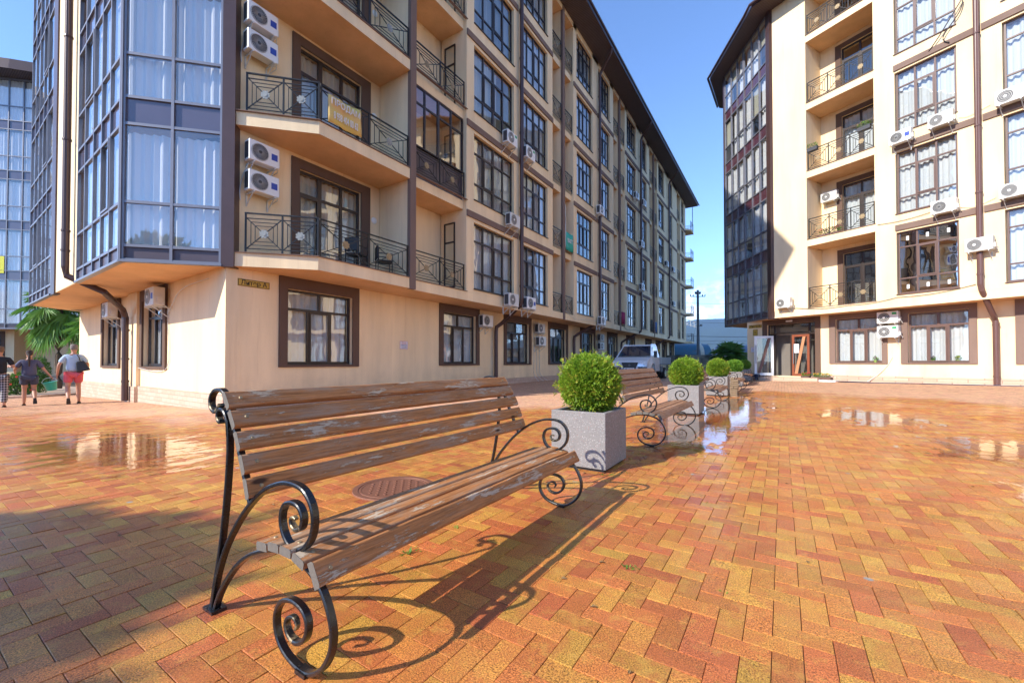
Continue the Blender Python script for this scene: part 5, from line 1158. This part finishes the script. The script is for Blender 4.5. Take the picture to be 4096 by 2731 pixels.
    for key in ('legL','legR'):
        a,t_=Vector(P[key][1]),Vector(P[key][2]); d=(t_-a); d.normalize(); m=MB(); dn=Vector((0,0,-1)) if abs(d.z)<.6 else Vector((0,-1,0)); 
        nrm=(d.cross(Vector((1,0,0)))).normalized(); nrm=nrm if nrm.dot(dn)>0 else -nrm
        c0=a-d*.01+nrm*.038; c1=t_+d*.04+nrm*.034; X=Vector((1,0,0))
        m.hexa([c0-X*.036,c0+X*.036,c1+X*.046,c1-X*.046,c0-X*.036+nrm*.014,c0+X*.036+nrm*.014,c1+X*.046+nrm*.014,c1-X*.046+nrm*.014]); so=m.build('shoe',M['black'],None,bevel=.012,seg=3); so.parent=r
        st=MB(); mid=a.lerp(t_,.75); st.tube([mid-X*.045+nrm*.04,mid-nrm*.04,mid+X*.045+nrm*.04],.008,6); s_=st.build('strap',M['black'],None); s_.parent=so
    return r
def plain(n,c,**k): return simple(n,c,.85,0,.12,14,**k)
b=NB('plaid_cloth'); v=b.n('ShaderNodeSeparateXYZ',{0:b.tc.outputs['Object']}); 
f1=b.math('GREATER_THAN',b.math('FRACT',b.math('MULTIPLY',v.outputs[2],14.0)),.6); f2=b.math('GREATER_THAN',b.math('FRACT',b.math('MULTIPLY',v.outputs[0],18.0)),.6)
M['plaid']=b.done(b.bsdf(b.mix(b.math('MULTIPLY',b.math('ADD',f1,f2),.5),(.015,.015,.018),(.45,.42,.42)),.85))
man=person((-18.15,3.42,g1(-18.1,3.4)+.0),R(78),1.03,dict(legL=((-.12,-.02,.50),(-.09,-.36,.20),(-.085,-.30,.07)),legR=((.10,.10,.50),(.11,.08,.085),(.115,.24,.04)),armL=((-.30,-.05,1.15),(-.33,.03,.90)),armR=((.29,.05,1.17),(.30,.22,1.12)),hem=.93,shirt=plain('pale_blue_tshirt',(.42,.55,.68)),pants=plain('coral_shorts',(.62,.10,.12)),hair=plain('grey_hair',(.20,.17,.15)),shortlen=.72,bulk=1.12),'person in pale blue t-shirt and coral shorts, walking away with a black shoulder bag')
wom=person((-18.85,2.62,g1(-18.8,2.6)),R(80),.93,dict(legL=((-.10,.08,.50),(-.10,.05,.085),(-.11,.21,.04)),legR=((.11,.04,.50),(.14,-.26,.24),(.145,-.25,.10)),armL=((-.30,-.02,1.15),(-.30,.20,1.06)),armR=((.32,.02,1.14),(.46,.02,.92)),hem=.86,shirt=plain('slate_blue_blouse',(.085,.09,.15)),pants=plain('dark_slate_shorts',(.06,.065,.10)),hair=plain('dark_brown_hair',(.045,.03,.025)),shortlen=.62,bulk=1.16,pony=True),'person in loose slate blue top and shorts with a ponytail, carrying a turquoise bucket')
boy=person((-18.62,2.03,g1(-18.6,2.0)),R(80),.98,dict(legL=((-.1,.06,.50),(-.1,.1,.085),(-.1,.26,.04)),legR=((.1,-.02,.50),(.1,-.12,.085),(.1,.04,.04)),armL=((-.26,.0,1.15),(-.24,.15,.95)),armR=((.27,-.03,1.16),(.18,.20,1.18)),hem=.90,shirt=plain('black_tshirt',(.015,.015,.018)),pants=M['plaid'],hair=plain('light_brown_hair',(.16,.10,.06)),shortlen=2),'person in black t-shirt and plaid trousers, cut by the left edge of the photo')
# bucket held by the woman
bp_=Vector((-18.85,2.62,g1(-18.8,2.6)))+Matrix.Rotation(R(80),3,'Z')@(Vector((.50,.03,.46))*.93)
r=empty('bucket',tuple(bp_),'turquoise plastic bucket held by the person with the ponytail','bucket'); M['turq']=simple('turquoise_plastic',(.04,.50,.45),.4)
m=MB(); m.lathe((0,0,0),[(0,0),(.11,0),(.155,.25),(.165,.25),(.165,.262),(.148,.262),(.104,.012),(0,.012)],24); o=m.build('pail',M['turq'],None,smooth=True); o.parent=r
m=MB(); m.tube([(.16*math.cos(a),0,.25+.14*math.sin(a)) for a in [math.pi*i/12 for i in range(13)]],.006,6,up=(0,1,0)); o=m.build('bail',M['white'],None); o.parent=r; r.rotation_euler=(0,R(-12),R(80))
mp_=Vector((-18.15,3.42,g1(-18.1,3.4)))+Matrix.Rotation(R(78),3,'Z')@(Vector((.19,-.17,1.04))*1.03)
r=empty('shoulder_bag',tuple(mp_),'black shoulder bag hanging on the person in coral shorts','bag'); m=MB(); m.v=[(-.16,-.06,-.08),(.16,-.06,-.08),(.16,.06,-.08),(-.16,.06,-.08),(-.10,-.035,.24),(.08,-.035,.24),(.08,.035,.24),(-.10,.035,.24)]
for q in ((0,3,2,1),(4,5,6,7),(0,1,5,4),(1,2,6,5),(2,3,7,6),(3,0,4,7)): m.f.append(q); m.m.append(0)
o=m.build('bag',M['black'],None,bevel=.035,seg=3); o.parent=r
m=MB(); m.tube([(0,.0,.23),(.0,.02,.36),(-.02,.10,.44),(-.02,.24,.42),(.0,.30,.30)],.014,6); o=m.build('strap',M['black'],None); o.parent=r; r.rotation_euler=(0,R(-14),R(78))
def cloth(fr,s0,s1,d,z0,z1,col,label,cat='towel'):
    m=wavy(fr,s0,s1,d,z0,z1,.02,14); o=m.build('hanging_cloth',simple('cloth_dye',col,.9,0,.35,9),None,smooth=True); so=o.modifiers.new('s','SOLIDIFY'); so.thickness=.006; tag(o,label,cat)
cloth(FA,28.35,29.1,.02,3.75,4.60,(.35,.02,.08),'crimson towel over the lowest small balcony, between the second and third downpipes')
cloth(FA,35.9,36.6,.02,3.7,4.70,(.06,.05,.04),'dark patterned cloth over a far low balcony before the fourth downpipe')
cloth(FA,37.5,38.1,.02,3.72,4.62,(.06,.14,.30),'blue cloth over a far low balcony before the fourth downpipe')
cloth(FW,9.35,9.75,.4,zA(0)+.35,zA(0)+1.5,(.13,.035,.02),'rust brown cloth bundled on the lowest recessed balcony','cloth')
def cable(name,pts,r,mat,parent):
    m=MB(); m.tube(cr(pts,5),r,5); return m.build(name,mat,parent,smooth=True)
for i,y in enumerate((18.35,18.62,18.9)): cable('cable_conduit',[(-10.57,y,1.95),(-10.57,y+.02*i,1.2),(-10.57,y+.05*i,.5),(-10.35,y+.12+.2*i,.13)],.011,M['whited'],A)
for z in (5.78,8.99): cable('drain_hose',[(-10.4,4.78,z-.02),(-10.55,4.72,z-.3),(-10.57,4.66,z-.65),(-10.45,4.62,z-.95)],.013,M['whited'],A)
cable('cable',[(-9.32,19.5,3.72),(-9.32,20.6,3.42),(-9.32,22.4,3.50),(-9.3,23.7,3.55)],.010,M['whited'],A)
cable('cable',[(-9.32,28.4,3.72),(-9.32,29.6,3.40),(-9.32,31.2,3.52),(-9.3,32.5,3.50)],.012,M['frame'],A)
cable('drain_pipe',[(-10.3,19.45,9.3),(-9.5,19.42,9.25),(-9.33,19.45,9.0),(-9.33,19.45,7.0)],.022,M['whited'],A)
cable('cable_loop',[FP.p(2.6,.05,zB(3)-.05),FP.p(2.9,.1,zB(3)+.3),FP.p(3.3,.12,zB(3)+.9),FP.p(3.5,.1,zB(3)+1.2),FP.p(3.42,.1,zB(3)+.8),FP.p(3.0,.1,zB(3)+.2),FP.p(3.15,.08,zB(3)-.1)],.018,M['frame'],B)
cable('cable',[FP.p(3.35,.04,zB(2)+.25),FP.p(3.6,.05,zB(2)+.18),FP.p(4.1,.04,zB(2)+.3)],.009,M['whited'],B)
cable('cable',[FP.p(3.35,.04,zB(1)+.2),FP.p(3.7,.05,zB(1)+.1),FP.p(4.2,.04,zB(1)+.25)],.009,M['whited'],B)
cable('cable',[FL.p(.9,.02,3.1),FL.p(2.6,.04,3.0),FL.p(3.5,.04,2.5),FL.p(3.65,.03,2.3),FL.p(3.68,.03,.93),FL.p(6.1,.06,.92)],.010,M['whited'],A)
# ------------------------------------------------------------ PALMS
def fan_leaf(m,o,az,el,pet,rad,droop,T,tn,nb=22):
    o=Vector(o); h=Vector((math.cos(az),math.sin(az),0)); d0=(h*math.cos(el)+Vector((0,0,math.sin(el)))).normalized()
    P=[o+d0*pet*t-Vector((0,0,1))*droop*pet*t*t*.5 for t in (0,.33,.66,1)]
    k0=len(m.f); m.tube(P,.014,4); T+= [tn*.6]*(len(m.f)-k0)
    e=P[-1]; d=(P[-1]-P[-2]).normalized(); s=d.cross(Vector((0,0,1))); s=s.normalized() if s.length>.01 else Vector((1,0,0)); n_=s.cross(d)
    for i in range(nb):
        a=R(-118+236*i/(nb-1)); dd=(d*math.cos(a)+s*math.sin(a)); L_=rad*(.72+.28*math.cos(a*.6))*random.uniform(.9,1.05); w_=d*(-math.sin(a))+s*math.cos(a)
        fold=n_*.012*(1 if i%2 else -1); tip=e+dd*L_-Vector((0,0,1))*L_*(.18+droop*.45)*random.uniform(.6,1.3); mid=e+dd*L_*.55-Vector((0,0,1))*L_*.08*(1+droop)
        wd=L_*.062; k=len(m.v); m.v+=[tuple(e),tuple(mid+w_*wd+fold),tuple(tip),tuple(mid-w_*wd-fold)]; m.f+=[(k,k+1,k+2),(k,k+2,k+3)]; m.m+=[0,0]; q=tn+random.uniform(-.15,.2); T+=[q,q]
def palm(loc,hgt,crown,label,n=34,rad=.75,pet=.75,hang=1.0,seed=1):
    random.seed(seed); r=empty('fan_palm',loc,label,'palm tree','fan palms'); m=MB(); T=[]
    top=Vector(loc)+Vector((0,0,hgt))
    for i in range(n):
        az=i*2.39996; f_=i/n; el=R(72-(110+25*hang)*f_); fan_leaf(m,top+Vector((0,0,.1-.25*f_)),az,el,pet*random.uniform(.8,1.15)*crown,rad*crown*random.uniform(.85,1.1),.35+.7*f_*hang,T,.25+.5*random.random())
    me=bpy.data.meshes.new('fronds'); me.from_pydata(m.v,[],m.f); at=me.attributes.new('tone','FLOAT','FACE'); at.data.foreach_set('value',[min(1,max(0,x)) for x in T]); me.materials.append(M['palm']); o=bpy.data.objects.new('fronds',me); COL.objects.link(o); att(o,r)
    t_=MB(); N_=10; t_.tube([(loc[0]+.03*math.sin(i),loc[1],loc[2]+hgt*i/N_) for i in range(N_+1)],.13,12,scale=[1.1+.16*(i%2)-.02*i for i in range(N_+1)]); t_.build('trunk',M['bark'],r)
    return r
palm((-31.6,5.4,-.35),4.5,1.2,'tall fan palm at the left, in front of the distant glazed block',34,seed=2)
palm((-29.2,6.4,-.35),3.2,1.1,'lower fan palm tucked beside the end of the long block',28,seed=3)
palm((-3.4,36.0,.2),1.35,1.12,'short fan palm by the boundary wall right of the row of bushes',40,rad=.85,pet=.7,hang=.35,seed=4)
random.seed(11)
def shrub(loc,rad,label,mat='leafy',n=1500,flat=(1,1,1),size=.09,flowers=None,seed=4,cat='shrub',group='shrubs under the palms'):
    r=empty('shrub',loc,label,cat,group); me=foliage_mesh('leaves',[(0,0,rad*flat[2]*.95)],n,[rad],size,M[mat],flat=flat,seed=seed,lumps=.2,quads=3,depth=.6); o=bpy.data.objects.new('leaves',me); COL.objects.link(o); o.parent=r
    m=MB(); m.tube([(0,0,0),(.02,.02,rad)],.03,6); s_=m.build('stem',M['bark'],None); s_.parent=r
    if flowers:
        m=MB()
        for i in range(16): a=random.uniform(0,6.28); q=Vector((math.cos(a)*rad*.8,math.sin(a)*rad*.8,rad*random.uniform(.6,1.7)*flat[2])); m.cyl(q,(1,0,.3),.04,.03,7)
        f_=m.build('blossoms',simple('petals',flowers,.6),None); f_.parent=r
    return r
shrub((-28.0,4.2,-.42),.6,'dark green columnar shrub between the ponytailed person and the one in coral shorts',n=1500,flat=(.6,.6,1.6),seed=6); shrub((-27.0,3.4,-.42),.55,'leafy shrub with small red flowers behind the turquoise bucket',n=1500,flowers=(.6,.05,.03),seed=7); shrub((-30,4.2,-.42),.6,'loose yellowish green shrub below the tall palm',n=1400,seed=8,mat='thuja2'); shrub((-29,2.2,-.42),.45,'low round shrub nearest the left edge of the flower bed',n=1000,seed=9)
m=MB(); m.prism([(-25.8,3.9),(-26.2,2.6),(-33,.5),(-34,6),(-28,8)],-.5,-.27); tag(m.build('flower_bed_kerb',M['plinth'],None),kind='structure')
# ------------------------------------------------------------ background
M['conc']=None; b=NB('stained_concrete'); M['conc']=b.done(b.bsdf(b.mix(b.rng(b.noise(.8,7,.7),.45,.62),(.30,.30,.27),(.07,.08,.07)),.85))
m=MB(); m.prism([(-10.6,47.2),(9,45.1),(9,45.3),(-10.6,47.4)],-.1,1.84); tag(m.build('boundary_wall',M['conc'],None),'low stained concrete wall closing the street behind the bushes','wall')
M['tank']=None; b=NB('blue_rusty_tank_paint'); M['tank']=b.done(b.bsdf(b.mix(b.rng(b.noise(.9,7,.7),.55,.68),(.03,.13,.20),(.22,.09,.05)),.45)); M['cream']=simple('cream_paint',(.62,.55,.42),.6)
def tank(a,b_,z,rr,label,mat):
    a=Vector((a[0],a[1],z)); b_=Vector((b_[0],b_[1],z)); d=(b_-a).normalized(); r=empty('storage_tank',tuple((a+b_)/2-Vector((0,0,z))),label,'tank','cylindrical tanks beyond the wall'); m=MB()
    prof=[(0,-.35),(.6,-.28),(.9,-.12),(1,0)]; L_=(b_-a).length; P=[a-d*.35,a-d*.3,a-d*.15,a,a+d*L_*.3,a+d*L_*.7,b_,b_+d*.15,b_+d*.3,b_+d*.35]; m.tube([tuple(p) for p in P],rr,28,scale=[.02,.55,.88,1,1,1,1,.88,.55,.02]); m.build('shell',mat,r,smooth=True)
    m=MB(); m.cyl(a+d*L_*.84,d,rr*1.012,.55,28); m.build('white_band',M['cream'],r); 
    for t in (.2,.8): m=MB(); c=a+d*L_*t; m.box(F((c.x,c.y),0),-.5,.5,-.9,.9,-.1,z-rr*.75); m.build('saddle',M['conc'],r)
    return r
tank((-15.5,61.5),(-9.2,65.5),2.2,1.5,'blue rusty cylindrical tank with a white band, left of the palm beyond the wall',M['tank'])
tank((-8.0,68.3),(1.5,73.5),2.1,1.5,'grey-blue cylindrical tank behind the short palm',simple('slate_tank_paint',(.16,.19,.26),.5,0,.2,1))
m=MB(); m.box(F((-10.5,75),30),-3,3,-1,1,0,3.1); m.box(F((-10.5,75),30),-3.2,3.2,-1.2,1.2,3.1,3.25); tag(m.build('low_shed',M['cream'],None),'small cream shed seen between the two tanks','shed')
r=empty('power_pole',(-9.33,59.5,0),'tall grey utility pole with insulators at the end of the street','utility pole'); M['pole']=simple('weathered_pole_concrete',(.13,.14,.15),.8)
m=MB(); m.tube([(-9.33,59.5,0),(-9.33,59.5,10.6)],.17,12,scale=[1.25,.85]); m.build('shaft',M['pole'],r)
rx=Vector((math.cos(YAW),math.sin(YAW),0)); c=Vector((-9.33,59.5,0))
for z,w_ in ((9.75,.95),(10.1,.35),(4.2+1.6,.5)):
    m=MB(); m.bar(tuple(c+rx*(-w_ if z>9 else 0)+Vector((0,0,z))),tuple(c+rx*w_+Vector((0,0,z+(.15 if z<9 else 0)))),.09); a_=m.build('crossarm',M['pole'],r)
    for t in (-1,-.65,.65,1):
        if z<9 and t<0: continue
        m=MB(); p=c+rx*w_*t+Vector((0,0,z+.16)); m.cyl(p,(0,0,1),.07,.26,8,r2=.05); m.build('insulator',M['iron'],a_)
def wires(z,Z,u0,u1,r=.018,label='',dz=0):
    pts=[]
    for i in range(13):
        t=i/12; u=u0+(u1-u0)*t; X=(u-2048)/1670*Z; pts.append((X*math.cos(YAW)-Z*math.sin(YAW),X*math.sin(YAW)+Z*math.cos(YAW),z+dz*t-.5*math.sin(math.pi*t)))
    m=MB(); m.tube(pts,r,4); tag(m.build('overhead_wire',M['iron'],None),label,'wire','overhead wires')
for z,Z,r_,lb in ((9.95,60,.015,'highest overhead wire, at the top insulators of the pole'),(7.6,64,.015,'overhead wire a little below the pole top, against the clouds'),(5.6,66,.03,'thickest overhead wire, crossing in front of the hill'),(4.9,66,.015,'upper of the thin wires low over the tanks'),(4.4,66,.015,'lower of the thin wires low over the tanks')): wires(z,Z,2500,3400,r_,lb)
r=empty('railway_gantry',(-12.3,75.3,0),'white lattice railway gantry beyond the end of the long block','gantry'); M['gal']=simple('galvanised_steel',(.5,.51,.5),.5,.5,.1,4)
g0=Vector((-18.0,72,0)); g1_=Vector((-11.9,75.6,0)); d=(g1_-g0).normalized()
m=MB()
for (za,zb) in ((8.0,6.9),(9.0,7.7)): m.bar(tuple(g0+Vector((0,0,za+.9))),tuple(g1_+Vector((0,0,zb))),.09)
for i in range(12):
    a=g0.lerp(g1_,i/12)+Vector((0,0,8.9-2.0*i/12)); b_=g0.lerp(g1_,(i+1)/12)+Vector((0,0,9.9-2.2*(i+1)/12)); m.bar(tuple(a),tuple(b_),.05); m.bar(tuple(b_),tuple(b_-Vector((0,0,1.0))),.05)
m.build('lattice_beam',M['gal'],r); m=MB(); 
for s_ in (-.15,.15): m.bar(tuple(g1_+d*s_),tuple(g1_+d*s_+Vector((0,0,7.2))),.08)
for i in range(10): m.bar(tuple(g1_-d*.15+Vector((0,0,.7*i))),tuple(g1_+d*.15+Vector((0,0,.7*i+.6))),.03)
m.build('lattice_post',M['gal'],r)
for i,(u,Z,h,rr) in enumerate(((2760,95,3.0,1.5),(2895,100,4.6,2.0),(2925,105,3.8,2.0),(2960,90,3.6,1.6),(3010,95,4.0,2.2),(2850,110,2.6,1.6))):
    X=(u-2048)/1670*Z; p=(X*math.cos(YAW)-Z*math.sin(YAW),X*math.sin(YAW)+Z*math.cos(YAW),0)
    r=empty('tree',p,['small tree left of the utility pole base','rounded tree top just left of the short palm','tree top right behind the short palm','bushy tree between the palm and the cream block','widest tree, partly hidden by the cream block','low tree between the two tanks'][i],'tree','trees beyond the tanks')
    me=foliage_mesh('crown',[(0,0,h-rr*.6),(rr*.5,0,h-rr*.9)],900,[rr*.8,rr*.6],.35,M['leafy'],seed=20+i,lumps=.25,quads=3,depth=.6); o=bpy.data.objects.new('crown',me); COL.objects.link(o); o.parent=r
    m=MB(); m.tube([(0,0,0),(0,0,h-rr)],.15,6); t_=m.build('trunk',M['bark'],None); t_.parent=r
# hills
hl=MB(); NA,ND=70,10; nr_=np.random.default_rng(4); ph=nr_.random(8)*6.28
def ridge(a): 
    v=0
    for k in range(1,8): v+=math.sin(a*k*3.1+ph[k])*(1/k**1.15)
    return v
for i in range(NA+1):
    ang=math.pi/2+YAW+R(62)-R(150)*i/NA
    off=(math.pi/2+YAW-ang)   # + to the right of the view axis
    for j in range(ND+1):
        D=2300+j*190; t=j/ND; top=385*(1+.09*ridge(ang*1.3))*math.exp(-((off-R(31))/.40)**2*.35); zz=top*math.sin(min(1,t*1.05)*math.pi/2)**1.3+(12*math.sin(i*1.7+j)+8*math.sin(i*.9+j*2.1))*t-5
        hl.v.append((D*math.cos(ang),D*math.sin(ang),zz))
for i in range(NA):
    for j in range(ND): hl.f.append((i*(ND+1)+j,(i+1)*(ND+1)+j,(i+1)*(ND+1)+j+1,i*(ND+1)+j+1)); hl.m.append(0)
tag(hl.build('hills',simple('wooded_hillside',(.035,.06,.04),.9,0,.4,.004),None,smooth=True),kind='structure')
# shade tree behind the camera, whose shadow falls on the lower left paving
r=empty('shade_tree',(-7.5,-8.55,0),'leafy tree behind the camera that shades the pavers at lower left','tree')
me=foliage_mesh('crown',[(0,0,5.2),(.9,.3,4.7),(-1.0,-.3,4.6),(.4,-.6,5.9)],3600,[1.6,1.2,1.3,1.0],.36,M['leafy'],seed=41,lumps=.3,quads=4,depth=.85); o=bpy.data.objects.new('crown',me); COL.objects.link(o); o.parent=r
m=MB(); m.tube([(0,0,0),(.05,0,2),(0,.1,4.6)],.16,10,scale=[1.2,1,.6]); 
for a in range(5): m.tube([(0,0,3.2),(.6*math.cos(a*1.3),.6*math.sin(a*1.3),4.2),(1.2*math.cos(a*1.3),1.2*math.sin(a*1.3),5.0)],.06,6,scale=[1,.7,.3])
t_=m.build('trunk',M['bark'],None); t_.parent=r
lf_=MB(); random.seed(9)
for i in range(46):
    x,y=random.uniform(-5,2.2),random.uniform(.8,9); a=random.uniform(0,6.28); l=random.uniform(.018,.04); p=Vector((x,y,g1(x,y)+.004)); d=Vector((math.cos(a),math.sin(a),.0))*l; w_=Vector((-math.sin(a),math.cos(a),0))*l*.3; u=Vector((0,0,l*.25))
    k=len(lf_.v); lf_.v+=[tuple(p),tuple(p+d*.5+w_+u),tuple(p+d),tuple(p+d*.5-w_+u*.6)]; lf_.f.append((k,k+1,k+2,k+3)); lf_.m.append(0)
tag(lf_.build('leaf_litter',simple('dry_leaf',(.22,.13,.05),.8,0,.4,60)),'tiny dry leaves scattered over the pavers',kind='stuff')
# weeds in the joints
wm=MB(); T=[]; random.seed(5)
for (x,y,n_,s_) in [(-1.835,1.697,16,.035),(-1.80,1.76,8,.025),(-1.823,2.142,7,.02),(-1.482,3.90,10,.03),(-1.40,3.93,8,.03),(-1.31,4.125,10,.03),(-.249,2.237,5,.02),(-.706,2.217,14,.028),(-.66,2.24,8,.02),(-1.919,2.987,5,.02),(-1.6,2.6,5,.015),(-1.2,3.4,6,.018),(-.9,3.3,5,.015),(-1.0,3.0,4,.014),(-1.45,4.7,8,.03),(-1.44,5.0,6,.02),(-2.4,1.9,4,.015),(-.5,3.6,4,.015),(-.3,4.1,4,.015)]:
    for i in range(n_):
        a=random.uniform(0,6.28); l=s_*random.uniform(.5,1.2); e=random.uniform(.15,.9); p=Vector((x+random.gauss(0,.012),y+random.gauss(0,.012),g1(x,y))); d=Vector((math.cos(a)*math.cos(e),math.sin(a)*math.cos(e),math.sin(e))); w_=Vector((-math.sin(a),math.cos(a),0))*l*.16
        k=len(wm.v); wm.v+=[tuple(p),tuple(p+d*l*.5+w_),tuple(p+d*l),tuple(p+d*l*.5-w_)]; wm.f.append((k,k+1,k+2,k+3)); T.append(random.random())
me=bpy.data.meshes.new('weeds'); me.from_pydata(wm.v,[],wm.f); at=me.attributes.new('tone','FLOAT','FACE'); at.data.foreach_set('value',T); me.materials.append(M['weed']); o=bpy.data.objects.new('weeds',me); COL.objects.link(o); tag(o,'small green weeds sprouting in the paver joints around the nearest bench','weeds',kind='stuff')
# haze: even thin air round the whole scene
m=MB(); m.box(WF,-4600,4600,-4600,4600,-6,420); hzo=m.build('haze',None,None) if False else m
me=bpy.data.meshes.new('haze'); me.from_pydata(m.v,[],m.f); hm=bpy.data.materials.new('haze_air'); hm.use_nodes=True; hm.node_tree.nodes.clear()
vo=hm.node_tree.nodes.new('ShaderNodeOutputMaterial'); pv=hm.node_tree.nodes.new('ShaderNodeVolumePrincipled'); pv.inputs['Color'].default_value=(.36,.58,1,1); pv.inputs['Density'].default_value=.00013; pv.inputs['Anisotropy'].default_value=.2
hm.node_tree.links.new(pv.outputs[0],vo.inputs['Volume']); me.materials.append(hm); o=bpy.data.objects.new('haze',me); COL.objects.link(o); tag(o,'thin bluish haze that pales the hills',kind='stuff')
